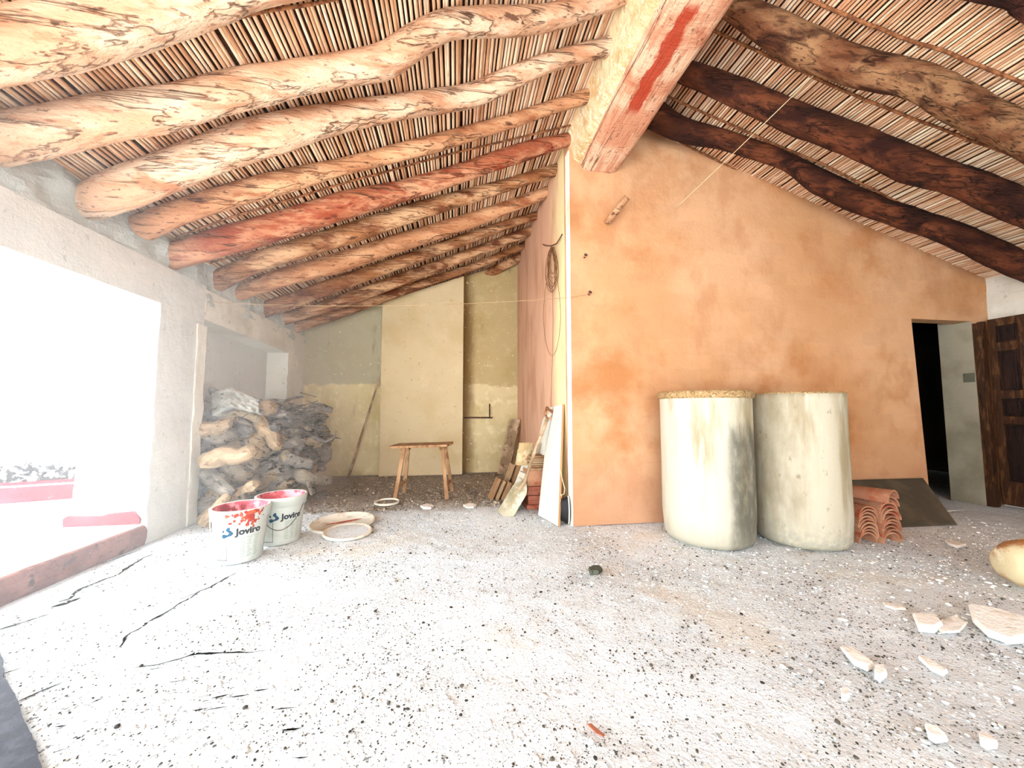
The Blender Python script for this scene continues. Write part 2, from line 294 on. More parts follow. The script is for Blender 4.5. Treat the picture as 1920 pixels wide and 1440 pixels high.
# floor: displaced grid
def floorz(a, b): return .011 * noise.fractal(Vector((a * 1.3, b * 1.3, 0)), 1, 2, 5) + .006 * noise.noise(Vector((a * 9, b * 9, 3))) - .004
nx, ny = 300, 330; x0, x1, y0, y1 = -2.6, 6.25, YN, 6.7
X, Y = np.meshgrid(np.linspace(x0, x1, nx), np.linspace(y0, y1, ny))
vs = [(a, b, .011 * noise.fractal(Vector((a * 1.3, b * 1.3, 0)), 1, 2, 5) + .006 * noise.noise(Vector((a * 9, b * 9, 3))) - .004) for a, b in zip(X.ravel(), Y.ravel())]
fs = [(j * nx + i, j * nx + i + 1, (j + 1) * nx + i + 1, (j + 1) * nx + i) for j in range(ny - 1) for i in range(nx - 1)]
floor = B(); floor.v = vs; floor.f = fs; floor = floor.build('floor', M['floor'], smooth=True, fix=False); structL(floor, 'dusty pale screed floor strewn with grit')
structL(B().box((x0, y0, -.3), (x1, y1, -.05)).box((4.4, 3.4, -.3), (8.6, 9.2, -.004)).build('floor_base', M['floor']), 'slab under the dusty floor')
# ceiling slopes: mud backing + individual canes
def ceiling(name, xa, xb, zf, y_end, label, gap, exta=0):
    n = 14; ys = [YN - .2, y_end]; b = B(); vs = []
    for i in range(n + 1):
        x = xa + (xb - xa) * i / n
        for yy in ys:
            for dz in (.035, .22): vs.append((x, yy, zf(x, yy) + dz))
    fs = []
    for i in range(n):
        a = i * 4; c = a + 4
        fs += [(a, c, c + 2, a + 2), (a + 1, a + 3, c + 3, c + 1), (a, a + 1, c + 1, c), (a + 2, c + 2, c + 3, a + 3)]
    fs += [(0, 2, 3, 1), (n * 4, n * 4 + 1, n * 4 + 3, n * 4 + 2)]
    o = b.add(vs, fs).build(name, M['backing']); structL(o, label)
    # canes
    L = y_end - YN; segs = 22; protos = []
    for k in range(10):
        pts = []; r = []
        for s in range(segs + 1):
            t = s / segs; pts.append((.007 * nz((t * 9, k * 5.1, 0)) , YN + L * t, .007 * nz((t * 9, k * 5.1, 9))))
            r.append(.0108 * (1 + .25 * nz((t * 30, k, 4))))
        me = B().tube(pts, r, 6, cap=True)
        me2 = bpy.data.meshes.new('reed'); me2.from_pydata(me.v, [], me.f); me2.materials.append(M['reed'])
        me2.polygons.foreach_set('use_smooth', [True] * len(me2.polygons)); protos.append(me2)
    x = xa + .02; cnt = 0; xs = []
    while x < xb:
        xs.append(x); x += gap * random.uniform(.88, 1.14)
    for x in xs:
        ob = bpy.data.objects.new('reed', random.choice(protos)); COL.objects.link(ob); ob.parent = o
        s = random.uniform(.8, 1.15); sh = 0.0
        zs, ze = zf(x, YN), zf(x, y_end)
        ob.location = (x, 0, zf(x, 3) + .012 + random.uniform(-.006, .006)); ob.scale = (s, 1, s)
        ob.rotation_euler = (math.atan2(ze - zs, y_end - YN), 0, random.uniform(-.0025, .0025))
        ob.location.z = zf(x, 0) + .012 + random.uniform(-.006, .006)
        cnt += 1
    print(name, 'reeds', cnt); return o
ceilL = ceiling('ceiling', -3.05, XP + .02, zL, 6.75, 'left roof slope of close-laid canes above pale logs', .0262)
ceilR = ceiling('ceiling', XP - .02, XR + .1, zR, 3.66, 'right roof slope of close-laid canes above dark logs', .0255)
# thin canes running across the reeds, tied below them
def tie(uv, zf, parent, r=.011):
    pts = []
    for u, v in uv:
        d = ray(u, v); t = 3.0
        for _ in range(40): p = CO + d * t; t += (zf(p.x, p.y) - .012 - p.z) / (d.z + .4)
        pts.append(CO + d * t)
    a, c = pts[0], pts[-1]; out = []
    for i in range(len(pts) - 1):
        for k in range(6):
            q = pts[i].lerp(pts[i + 1], k / 6); out.append(q + Vector((0, .006 * nz(q, 5), .004 * nz(q, 9))))
    out.append(pts[-1]); b = B().tube(out, r, 6)
    for q in out[::7]: b.tube([q + Vector((-.01, .02, -.004)), q + Vector((.0, 0, -.014)), q + Vector((.012, -.02, -.002))], .004, 5)
    b.build('binding_cane', M['tie'], parent, smooth=True)
for uv in ([(1440, -40), (1520, 0), (1613, 40), (1680, 67), (1780, 100), (1920, 157), (2050, 215)], [(1300, 40), (1480, 123), (1580, 170), (1713, 223), (1920, 300), (2050, 355)], [(1250, 180), (1413, 253), (1547, 310), (1680, 377), (1920, 480)], [(1230, 243), (1400, 330), (1560, 405), (1720, 477), (1840, 530)]):
    tie(uv, zR, ceilR)
for uv in ([(300, 62), (480, 25), (600, 5), (700, -20)], [(330, 445), (430, 408), (640, 345), (840, 290), (1070, 235)], [(395, 492), (520, 462), (640, 430), (840, 370)], [(480, 440), (650, 385), (800, 350)]):
    tie(uv, zL, ceilL, .009)
# rafters
def rafter(name, tri, side, mt, label, amp=.1, ext0=None, ext1=None, seed=0, group=None, knots=()):
    zf = zL if side == 'L' else zR; cs = []; rs = []
    for u, vt, vb in tri:
        d = ray(u, (vt + vb) / 2); r = .1
        for _ in range(4):
            t = 3.0
            for _ in range(60): p = CO + d * t; t += (zf(p.x, p.y) - r * .85 - p.z) / (d.z + .4)
            c = CO + d * t; rr = 0
            for vv in (vt, vb):
                dd = ray(u, vv).normalized(); w = c - CO; rr += (w - dd * w.dot(dd)).length / 2
            r = rr * .97
        cs.append(c); rs.append(r)
    def ex(x, c, k, r): 
        if x is not None:
            p = Vector((x, c.y + k * (x - c.x), 0)); p.z = zf(p.x, p.y) - r * .85; return p
    if ext0 is not None: cs.insert(0, ex(ext0, cs[0], (cs[1].y - cs[0].y) / (cs[1].x - cs[0].x) * .5, rs[0])); rs.insert(0, rs[0])
    if ext1 is not None: cs.append(ex(ext1, cs[-1], (cs[-1].y - cs[-2].y) / (cs[-1].x - cs[-2].x) * .5, rs[-1])); rs.append(rs[-1])
    # catmull-rom resample
    n = len(cs); P = []; R = []
    for i in range(n - 1):
        p0, p1, p2, p3 = cs[max(i - 1, 0)], cs[i], cs[i + 1], cs[min(i + 2, n - 1)]; k = max(2, int((p2 - p1).length / .045))
        for s in range(k):
            t = s / k; P.append(.5 * ((2 * p1) + (p2 - p0) * t + (2 * p0 - 5 * p1 + 4 * p2 - p3) * t * t + (3 * p1 - p0 - 3 * p2 + p3) * t ** 3)); R.append(rs[i] + (rs[i + 1] - rs[i]) * t)
    P.append(cs[-1]); R.append(rs[-1]); R[0] *= .8; R[-1] *= .86; N = 22
    rf = lambda i, k: 1 + amp * noise.fractal(Vector((P[i].x * 2.2 + seed, math.cos(2 * PI * k / N) * 1.1, math.sin(2 * PI * k / N) * 1.1)), 1, 2, 4) + .03 * nz((P[i].x * 3 + seed, k * 1.7, 3)) + .025 * nz((P[i].x * 14, math.cos(2 * PI * k / N) * 6, math.sin(2 * PI * k / N) * 6 + seed))
    b = B().tube(P, R, N, rf=rf)
    o = b.build(name, M[mt], smooth=True, loc=P[0]); tag(o, label, 'beam', group); return o
RL = [
 ([(0, 30, 155), (140, 5, 125), (280, -22, 85), (400, -45, 45), (560, -90, 0)], 'rafter_pale', 'pale log rafter crossing the top left corner of the ceiling', -2.6, 1.3, .1),
 ([(0, 218, 308), (100, 200, 287), (213, 179, 263), (300, 165, 247), (400, 142, 220), (500, 120, 197), (640, 97, 165), (723, 77, 150), (783, 40, 113), (840, 14, 80), (907, 9, 73), (973, 8, 70), (1053, 0, 57), (1173, -20, 12)], 'rafter_pale', 'thick pale log rafter with a big crooked hump in its middle', -2.62, 1.3, .12),
 ([(140, 370, 420), (185, 338, 408), (233, 315, 390), (333, 278, 353), (433, 238, 313), (533, 208, 283), (640, 192, 250), (773, 170, 223), (873, 157, 207), (940, 130, 180), (1040, 93, 135), (1160, 60, 106)], 'rafter_pale', 'pale log rafter just below the humped one, bending down at its left end', None, 1.3, .1),
 ([(262, 405, 455), (333, 376, 423), (433, 345, 390), (533, 318, 362), (640, 296, 330), (807, 252, 290), (940, 217, 248), (1040, 185, 214), (1107, 162, 195)], 'rafter_tan', 'smooth straight tan log rafter above the red one', None, 1.3, .06),
 ([(335, 450, 503), (433, 421, 477), (540, 392, 445), (640, 360, 413), (773, 332, 374), (873, 302, 341), (973, 268, 307), (1066, 247, 275)], 'rafter_red', 'red-brown log rafter with flaking bark ending right beside the big ridge beam', -2.6, 1.28, .08),
 ([(410, 506, 545), (500, 467, 504), (640, 423, 463), (773, 380, 417), (940, 337, 363), (1042, 306, 331)], 'rafter_brown', 'brown and cream log rafter directly below the flaking red one', -2.6, 1.12, .08),
 ([(465, 528, 558), (540, 500, 535), (640, 472, 510), (773, 430, 465), (907, 390, 420), (1022, 350, 374)], 'rafter_tan', 'reddish tan log rafter, first one whose cut end sticks out of the side wall alone', -2.6, 1.12, .08),
 ([(526, 556, 586), (637, 517, 545), (770, 472, 498), (907, 425, 447), (1007, 395, 412)], 'rafter_brown', 'brown log rafter over the wire line, fourth from the far end of the roof', -2.6, 1.12, .08),
 ([(545, 583, 606), (640, 552, 578), (770, 505, 530), (900, 458, 480), (996, 422, 441)], 'rafter_brown', 'brown spotted log rafter, third from the far end of the roof', -2.6, 1.12, .08),
 ([(562, 600, 622), (650, 568, 592), (770, 530, 548), (900, 487, 502), (989, 449, 463)], 'rafter_brown', 'dark-ended brown log rafter, second from the far end of the roof', -2.6, 1.12, .08),
 ([(597, 615, 636), (700, 580, 602), (800, 545, 568), (900, 510, 530), (973, 473, 492)], 'rafter_brown', 'farthest log rafter, lying along the top of the back wall with peeling cream patches', -2.6, 1.12, .08)]
for k, (tri, mt, lb, e0, e1, am) in enumerate(RL): rafter('rafter', tri, 'L', mt, lb, am, e0, e1, k * 3.7)
RR = [
 ([(1225, 185, 243), (1280, 220, 267), (1380, 252, 288), (1480, 290, 322), (1547, 325, 370), (1647, 370, 412), (1780, 415, 458), (1920, 478, 525)], 'rafter_dark', 'dark red log rafter nearest the orange wall', .12),
 ([(1280, 110, 157), (1380, 145, 200), (1480, 188, 247), (1613, 240, 297), (1713, 282, 343), (1780, 307, 361), (1897, 350, 410), (1960, 378, 436)], 'rafter_dark', 'dark brown log rafter in the middle of the right roof slope', .09),
 ([(1357, -22, 30), (1430, 10, 77), (1513, 50, 127), (1597, 90, 160), (1713, 117, 182), (1797, 160, 227), (1920, 227, 290), (2000, 265, 330)], 'rafter_mot', 'thick mottled brown log rafter at the upper right', .1),
 ([(1700, -130, -70), (1800, -75, -10), (1900, -20, 15), (2000, 30, 75)], 'rafter_dark', 'dark log rafter just showing in the top right corner', .08)]
for k, (tri, mt, lb, am) in enumerate(RR): rafter('rafter', tri, 'R', mt, lb, am, 1.5, 6.35, 50 + k * 3.7)
# more rafters towards and behind the camera, out of the photograph but holding the roof
for Yq in (.9, .1, -.8, -1.8, -2.8):
    pass
# ridge beam
BX0, BX1, BZ0, BZ1 = 1.20, 1.64, 3.50, 4.02
def rrect(n=28):
    out = []
    for k in range(n):
        th = 2 * PI * k / n; c, s = math.cos(th), math.sin(th); e = .42
        out.append((math.copysign(abs(c) ** e, c), math.copysign(abs(s) ** e, s)))
    return out
rr = rrect(); ys = [YN + (3.52 - YN) * i / 110 for i in range(111)]; vs = []
for i, yy in enumerate(ys):
    wig = .03 * nz((0, yy * .8, 5)); 
    for k, (c, s) in enumerate(rr):
        q = 1 + .035 * noise.fractal(Vector((c * 2.2, yy * .9, s * 2.2)), 1, 2, 5) + .015 * nz((c * 9, yy * .8, s * 9))
        vs.append(((BX0 + BX1) / 2 + wig + (BX1 - BX0) / 2 * c * q, yy, (BZ0 + BZ1) / 2 + (BZ1 - BZ0) / 2 * s * q))
n = len(rr); fs = [(i * n + k, i * n + (k + 1) % n, (i + 1) * n + (k + 1) % n, (i + 1) * n + k) for i in range(110) for k in range(n)] + [tuple(range(n)), tuple(110 * n + k for k in range(n))]
beam = B().add(vs, fs).build('ridge_beam', M['beam'], smooth=True); tag(beam, 'massive squared ridge beam of pale split wood with a red stain', 'beam')
# the mortar packed along the beam where the left rafters meet it
vs = []; ny_, nz_ = 130, 8
for i in range(ny_ + 1):
    yy = YN + (3.47 - YN) * i / ny_
    for j in range(nz_ + 1):
        t = j / nz_; zz = BZ0 + .07 + t * .36
        xx = BX0 - .03 - .09 * t - .07 * abs(noise.fractal(Vector((yy * 2.5, zz * 5, 2)), 1, 2, 4)) * (.3 + t)
        vs.append((xx + (.06 if j == 0 else 0), yy, zz))
fs = [(i * (nz_ + 1) + j, i * (nz_ + 1) + j + 1, (i + 1) * (nz_ + 1) + j + 1, (i + 1) * (nz_ + 1) + j) for i in range(ny_) for j in range(nz_)]
B().add(vs, fs).build('mortar_packing', M['bmort'], beam, smooth=True)
# walls. front wall with door notch
pts = [(XS, 0), (5.21, 0), (5.13, 2.13), (5.985, 2.13), (5.985, 0), (XR + .1, 0), (XR + .1, zR(XR + .1, 3) + .03), (XP, zR(XP, 3) + .03), (XS, zL(XS, 3.5) + .03)]
structL(B().prism([(a, YF, b) for a, b in pts], (0, .16, 0)).build('wall_front', M['orange']), 'smooth orange plastered wall with a doorway at its right end')
structL(B().prism([(XS, YF + .16, 0), (XS, YB, 0), (XS, YB, zL(XS, YB) + .03), (XS, YF + .16, zL(XS, 3.6) + .03)], (.15, 0, 0)).build('wall_side', M['side']), 'pink and yellow streaked side wall of the far recess')
# corner bead strip
vs = []
b = B()
for i in range(24):
    z0_, z1_ = 3.7 * i / 24, 3.7 * (i + 1) / 24
    w0, w1 = .1 + .012 * nz((0, z0_ * 4, 1)), .1 + .012 * nz((0, z1_ * 4, 1))
    b.hexa([(XS - .006, YF - .004, z0_), (XS + .006, YF - .004, z0_), (XS + .006, YF + w0, z0_), (XS - .006, YF + w0, z0_), (XS - .006, YF - .004, z1_), (XS + .006, YF - .004, z1_), (XS + .006, YF + w1, z1_), (XS - .006, YF + w1, z1_)])
structL(b.build('trim_1', M['bead']), 'whitewashed strip along the wall corner')
structL(B().prism([(-3.0, YB, 0), (XS + .15, YB, 0), (XS + .15, YB, zL(XS, YB) + .03), (-3.0, YB, zL(-3.0, YB) + .03)], (0, .2, 0)).build('wall_back', M['back']), 'stained cream and olive back wall of the far recess')
c = [(-1.235, YB - .16, 0), (.125, YB - .16, 0), (.125, YB - .16, zL(.125, 6.5) - .05), (-1.235, YB - .16, zL(-1.235, 6.5) - .05)]
structL(B().prism(c, (0, .17, 0)).build('wall_chimney_breast', M['column'], bevel=.008), 'wide cream plastered chimney breast on the back wall')
# door corridor
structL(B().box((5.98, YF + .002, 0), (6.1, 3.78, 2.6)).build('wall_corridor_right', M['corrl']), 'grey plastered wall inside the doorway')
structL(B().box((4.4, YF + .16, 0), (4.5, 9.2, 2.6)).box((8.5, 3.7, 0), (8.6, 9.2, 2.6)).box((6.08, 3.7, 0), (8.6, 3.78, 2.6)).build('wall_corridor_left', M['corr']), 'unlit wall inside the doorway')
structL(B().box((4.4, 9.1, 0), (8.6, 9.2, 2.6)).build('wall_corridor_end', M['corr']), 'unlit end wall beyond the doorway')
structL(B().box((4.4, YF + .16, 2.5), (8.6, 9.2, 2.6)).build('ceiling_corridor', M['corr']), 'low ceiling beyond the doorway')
# right wall (rough lime above the open door)
vs = []; na, nb = 90, 40
for i in range(na + 1):
    yy = YN + (YF + .1 - YN) * i / na
    for j in range(nb + 1):
        zz = 2.75 * j / nb; vs.append((XR - .02 + .02 * noise.fractal(Vector((2, yy * 3, zz * 3)), 1, 2, 4), yy, zz))
fs = [(i * (nb + 1) + j, i * (nb + 1) + j + 1, (i + 1) * (nb + 1) + j + 1, (i + 1) * (nb + 1) + j) for i in range(na) for j in range(nb)]
structL(B().add(vs, fs).box((XR + .03, YN, 0), (XR + .25, YF + .2, 2.8)).build('wall_right', M['pale'], smooth=False), 'rough lime plastered wall at the right edge')
structL(B().prism([(-2.9, YN, 0), (-2.4, YN, 0), (-2.4, YN, 2.4), (2.2, YN, 2.4), (2.2, YN, 0), (XR + .2, YN, 0), (XR + .2, YN, zR(XR + .2, YN)), (XP, YN, zR(XP, YN)), (-2.9, YN, zL(-2.9, YN))], (0, -.2, 0)).build('wall_near', M['pale']), 'plastered wall behind the viewer')
# left wall: lintel beam over the opening, pillar, second bay
XO = -3.02
def rough_panel(name, mt, x, ya, yb, za, zb, amp, label, dx=.25, sc=3, zfun=None, z0fun=None, nu=60, nv=14, parent=None):
    vs = []
    for i in range(nu + 1):
        yy = ya + (yb - ya) * i / nu
        for j in range(nv + 1):
            lo = z0fun(yy) if z0fun else za; hi = zfun(yy) if zfun else zb
            zz = lo + (hi - lo) * j / nv
            vs.append((x + amp * noise.fractal(Vector((1, yy * sc, zz * sc)), 1, 2, 4), yy, zz))
    fs = [(i * (nv + 1) + j, i * (nv + 1) + j + 1, (i + 1) * (nv + 1) + j + 1, (i + 1) * (nv + 1) + j) for i in range(nu) for j in range(nv)]
    m0 = len(vs); vs += [(x - dx, p[1], p[2]) for p in vs[:]]
    st = nv + 1
    for i in range(nu): fs += [(i * st, (i + 1) * st, m0 + (i + 1) * st, m0 + i * st), (i * st + nv, m0 + i * st + nv, m0 + (i + 1) * st + nv, (i + 1) * st + nv)]
    for j in range(nv): fs += [(j, m0 + j, m0 + j + 1, j + 1), (nu * st + j, nu * st + j + 1, m0 + nu * st + j + 1, m0 + nu * st + j)]
    o = B().add(vs, fs).build(name, mt, parent)
    if parent is None and label: structL(o, label)
    return o
rough_panel('wall_left_lintel', M['left'], XL, YN, 3.54, 2.0, 2.33, .006, 'smooth grey plastered lintel over the open side', dx=.53, nu=90)
rough_panel('wall_left_top', M['mortar'], XL - .02, YN, 4.2, 2.31, 2.6, .05, 'rough grey mortar between lintel and log ends', dx=.45, sc=4, zfun=lambda y: zL(XL - .05, y) + .03, z0fun=lambda y: 2.28 + .05 * nz((y * 3, 0, 0)), nu=120)
rough_panel('wall_left_pier', M['left'], XL, 3.54, 4.1, 0, 2.33, .008, 'grey plastered pier beside the open side', dx=.53, nu=24, nv=50, sc=4)
# whitewashed sunlit reveal facing the opening
vs = []
for i in range(13):
    for j in range(51):
        xx = XO + (XL - .004 - XO) * i / 12 + (.015 * nz((j * .3, 0, 1)) if i == 0 else 0); zz = .1 + 1.9 * j / 50
        vs.append((xx, 3.535 + .008 * noise.fractal(Vector((xx * 6, 0, zz * 6)), 1, 2, 4), zz))
fs = [(i * 51 + j, (i + 1) * 51 + j, (i + 1) * 51 + j + 1, i * 51 + j + 1) for i in range(12) for j in range(50)]
structL(B().add(vs, fs).build('trim_2', M['white'], smooth=True), 'peeling whitewashed face of the pier in full daylight')
rough_panel('wall_left_strip', M['pale'], XL + .012, 4.0, 4.13, 0, 1.93, .012, 'lighter plaster strip on the far edge of the pier', dx=.3, nu=8, nv=40, sc=5)
rough_panel('wall_left_beam', M['pale'], XL, 4.1, YB, 1.93, 2.4, .012, 'pale patchy lintel over the walled-up bay', dx=.45, sc=3, z0fun=lambda y: 2.0 - .03 * (y - 4.1), zfun=lambda y: 2.3)
rough_panel('wall_left_far_top', M['mortar'], XL - .01, 4.1, YB, 2.2, 2.6, .045, 'rough grey mortar under the far log ends', dx=.45, sc=4, zfun=lambda y: zL(XL - .05, y) + .03, z0fun=lambda y: 2.18 + .08 * nz((y * 2.5, 3, 0)), nu=80)
rough_panel('wall_left_infill', M['left'], -2.78, 4.1, YB, 0, 2.05, .006, 'plain grey plaster filling of the walled-up bay', dx=.2)
rough_panel('wall_left_far_pier', M['pale'], XL, 6.0, YB + .01, 0, 1.96, .02, 'chipped pale pier in the far left corner', dx=.4, nu=20, nv=40, sc=5)
# kerb under the opening
b = B(); nu = 60; prof = [(0, 0), (.015, .05), (.012, .11), (-.004, .15), (-.03, .163), (-.16, .155), (-.16, 0)]
vs = []
for i in range(nu + 1):
    yy = YN + (3.53 - YN) * i / nu
    for k, (dx, zz) in enumerate(prof):
        vs.append((XL + dx + .008 * nz((yy * 5, k, 0)), yy, zz + (.006 * nz((yy * 6, k, 4)) if zz else 0)))
q = len(prof); fs = [(i * q + k, i * q + k + 1, (i + 1) * q + k + 1, (i + 1) * q + k) for i in range(nu) for k in range(q - 1)]
structL(b.add(vs, fs).build('trim_3', M['kerb']), 'low terracotta kerb along the foot of the open side')
structL(B().box((-3.1, YN, .05), (XL - .02, 3.53, .168)).build('sill', M['out'], bevel=.01), 'white painted top of the kerb')
structL(B().prism([(-3.05, 3.525, .12), (-2.53, 3.525, .155), (-2.52, 3.525, .21), (-2.57, 3.525, .275), (-2.75, 3.525, .262), (-2.8, 3.525, .245), (-3.03, 3.525, .255), (-3.06, 3.525, .235)], (0, -.015, 0)).build('baseboard_left', M['red']), 'red painted band at the foot of the whitewashed pier face')
# outside terrace
structL(B().box((-14, -12, -.1), (-2.95, 16, .12)).box((-2.95, -12, -.1), (9, YN - .2, .0)).build('ground_terrace', M['out']), 'white terrace outside the open side')
dv = Vector((.48, .16, 0)).normalized(); nrm = Vector((dv.y, -dv.x, 0)); A = Vector((-4.66, 4.69, 0)) - dv * 5; E_ = Vector((-4.66, 4.69, 0)) + dv * 1.6
b = B().hexa([A + Vector((0, 0, .1)), E_ + Vector((0, 0, .1)), E_ - nrm * .3 + Vector((0, 0, .1)), A - nrm * .3 + Vector((0, 0, .1)), A + Vector((0, 0, 2.6)), E_ + Vector((0, 0, 2.6)), E_ - nrm * .3 + Vector((0, 0, 2.6)), A - nrm * .3 + Vector((0, 0, 2.6))])
ow = structL(b.build('wall_outside', M['mould']), 'white outside wall with a black mouldy foot across the terrace')
a0, e0 = A + nrm * .02, E_ + nrm * .02
for za, zb, mm in ((.12, .285, 'red'), (.285, .3, 'out'), (.30, .335, 'red')):
    B().hexa([a0 + Vector((0, 0, za)), e0 + Vector((0, 0, za)), e0 - nrm * .04 + Vector((0, 0, za)), a0 - nrm * .04 + Vector((0, 0, za)), a0 + Vector((0, 0, zb)), e0 + Vector((0, 0, zb)), e0 - nrm * .04 + Vector((0, 0, zb)), a0 - nrm * .04 + Vector((0, 0, zb))]).build('skirting_band', M[mm], ow)
# scattering volume added to stand in for lens glare beside the open side
hm = bpy.data.materials.new('glare_haze'); hm.use_nodes = True; hn = hm.node_tree.nodes; hn.remove(hn['Principled BSDF'])
hv = hn.new('ShaderNodeVolumeScatter'); hv.inputs['Color'].default_value = (.97, .98, 1, 1); hv.inputs['Anisotropy'].default_value = .2
tm = Mt('tmp'); hg = hn.new('ShaderNodeNewGeometry'); hs = hn.new('ShaderNodeSeparateXYZ'); hl = hm.node_tree.links; hl.new(hg.outputs['Position'], hs.inputs[0])
bpy.data.materials.remove(tm.m)
def hr(o, a, c, d):
    x = hn.new('ShaderNodeMapRange'); x.interpolation_type = 'SMOOTHSTEP'; hl.new(o, x.inputs[0]); x.inputs['From Min'].default_value = a; x.inputs['From Max'].default_value = c; x.inputs['To Max'].default_value = d; return x.outputs[0]
hmu = hn.new('ShaderNodeMath'); hmu.operation = 'MULTIPLY'; hl.new(hr(hs.outputs[0], -.4, -2.4, .062), hmu.inputs[0]); hl.new(hr(hs.outputs[2], 2.9, 1.9, 1), hmu.inputs[1]); hl.new(hmu.outputs[0], hv.inputs['Density'])
hm.node_tree.links.new(hv.outputs[0], hn['Material Output'].inputs['Volume'])
hz = structL(B().box((XL + .05, 1.0, .02), (-.45, 6.4, 2.85)).build('glare_haze', hm), 'added bright haze for the lens glare beside the open side'); hz['kind'] = 'stuff'
# door leaf and frame
dl = bpy.data.objects.new('door_1', None); COL.objects.link(dl); dl.location = (6.1, 3.4, 0); structL(dl, 'old dark panelled wooden door standing open against the right wall')
XD = 6.12
stl = [(3.42, 3.36), (3.19, 3.13), (2.96, 2.90), (2.73, 2.67)]
for a, c in stl: B().box((XD, c, .03), (XD + .05, a, 2.12)).build('stile', M['doorw'], dl, bevel=.004)
rows = [(.03, .30), (.93, 1.02), (1.22, 1.31), (1.76, 1.86), (2.05, 2.14)]
for a, c in rows: B().box((XD + .004, 2.67, a), (XD + .046, 3.42, c)).build('rail', M['doorw'], dl, bevel=.004)
for (ya, yb) in ((3.36, 3.19), (3.13, 2.96), (2.90, 2.73)):
    for a, c in ((.30, .93), (1.02, 1.22), (1.31, 1.76), (1.86, 2.05)):
        B().box((XD + .022, yb, a), (XD + .04, ya, c)).box((XD + .008, yb + .03, a + .03), (XD + .03, ya - .03, c - .03)).build('panel', M['door'], dl, bevel=.005)
fr = structL(B().box((5.985, 3.40, 0), (6.045, 3.50, 2.1)).box((6.05, 3.42, 0), (6.10, 3.47, 2.12)).build('door_2', M['doorw'], bevel=.006), 'worn wooden door post at the right of the doorway')
p = onX(1817, 708, 5.98)
B().box((5.96, p.y - .05, p.z - .055), (5.985, p.y + .04, p.z + .05)).build('switch_box', M['sheet2'], bevel=.006); tag(bpy.data.objects['switch_box'], 'small grey switch box on the wall inside the doorway', 'switch')

# ------------------------------------------------------------------ drums
def drum(cx, cy, R, h, mt, label, lip):
    t = thing('water_drum', label, 'tank', (cx, cy, 0)); rb = .07
    prof = [(0, .004)] + [(R - rb + rb * math.sin(a) - .012, rb - rb * math.cos(a) + .002) for a in [PI / 2 * k / 8 for k in range(9)]] + [(R, .25), (R, h * .6), (R, h - .05)]
    if lip: prof += [(R, h - .042)]
    prof += [(R, h), (R - .022, h), (R - .024, h - .1), (R - .024, .1), (0, .08)]
    pr2 = []
    for a, c in zip(prof[:-1], prof[1:]):
        pr2.append(a)
        if abs(c[1] - a[1]) > .12:
            for k in range(1, 6): pr2.append((a[0] + (c[0] - a[0]) * k / 6, a[1] + (c[1] - a[1]) * k / 6))
    pr2.append(prof[-1]); b = B().lathe(pr2, 64)
    b.v = [(x * (1 + .012 * nz((x * 3, y * 3, z * 1.5 + cx))), y * (1 + .012 * nz((x * 3, y * 3, z * 1.5 + cx))), z + (.006 * nz((x * 12, y * 12, cx)) if z > h - .01 else 0)) for x, y, z in b.v]
    o = b.build('body', mt, smooth=True); o.parent = t
    if lip:
        prof = [(R - .02, h - .045), (R + .012, h - .045), (R + .02, h - .03), (R + .018, h + .004), (R + .008, h + .016), (R - .026, h + .014), (R - .03, h - .02)]
        b = B().lathe(prof + [prof[0]], 80); b.v = [(x, y, z + .004 * nz((x * 25, y * 25, 0))) for x, y, z in b.v]
    else:
        prof = [(R - .026, h - .012), (R + .002, h - .010), (R + .002, h + .002), (R - .024, h + .004)]
        b = B().lathe(prof + [prof[0]], 80); b.v = [(x, y, z + .006 * nz((x * 25, y * 25, 0))) for x, y, z in b.v]
    o = b.build('rim', M['rim'], smooth=True); o.parent = t
drum(2.154, 2.99, .361, 1.235, M['drumL'], 'tall cement drum with a lipped rim and dark grey stain, nearer the corner', True)
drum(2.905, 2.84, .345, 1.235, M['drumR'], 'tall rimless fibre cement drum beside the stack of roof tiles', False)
# sheet leaning against the wall
A_, B_, C_, D_ = Vector((3.2, 2.98, 0.005)), Vector((4.72, 2.95, .005)), Vector((5.10, 3.44, .33)), Vector((3.2, 3.44, .34))
off = Vector((0, .012, .018))
o = B().hexa([A_, B_, B_ + off, A_ + off, D_, C_, C_ + off, D_ + off]); o = B().prism([A_, B_, C_, D_], (0, .008, .014)).build('cement_sheet', M['sheet']); tag(o, 'flat dark sheet leaning low against the orange wall behind the roof tiles', 'sheet')
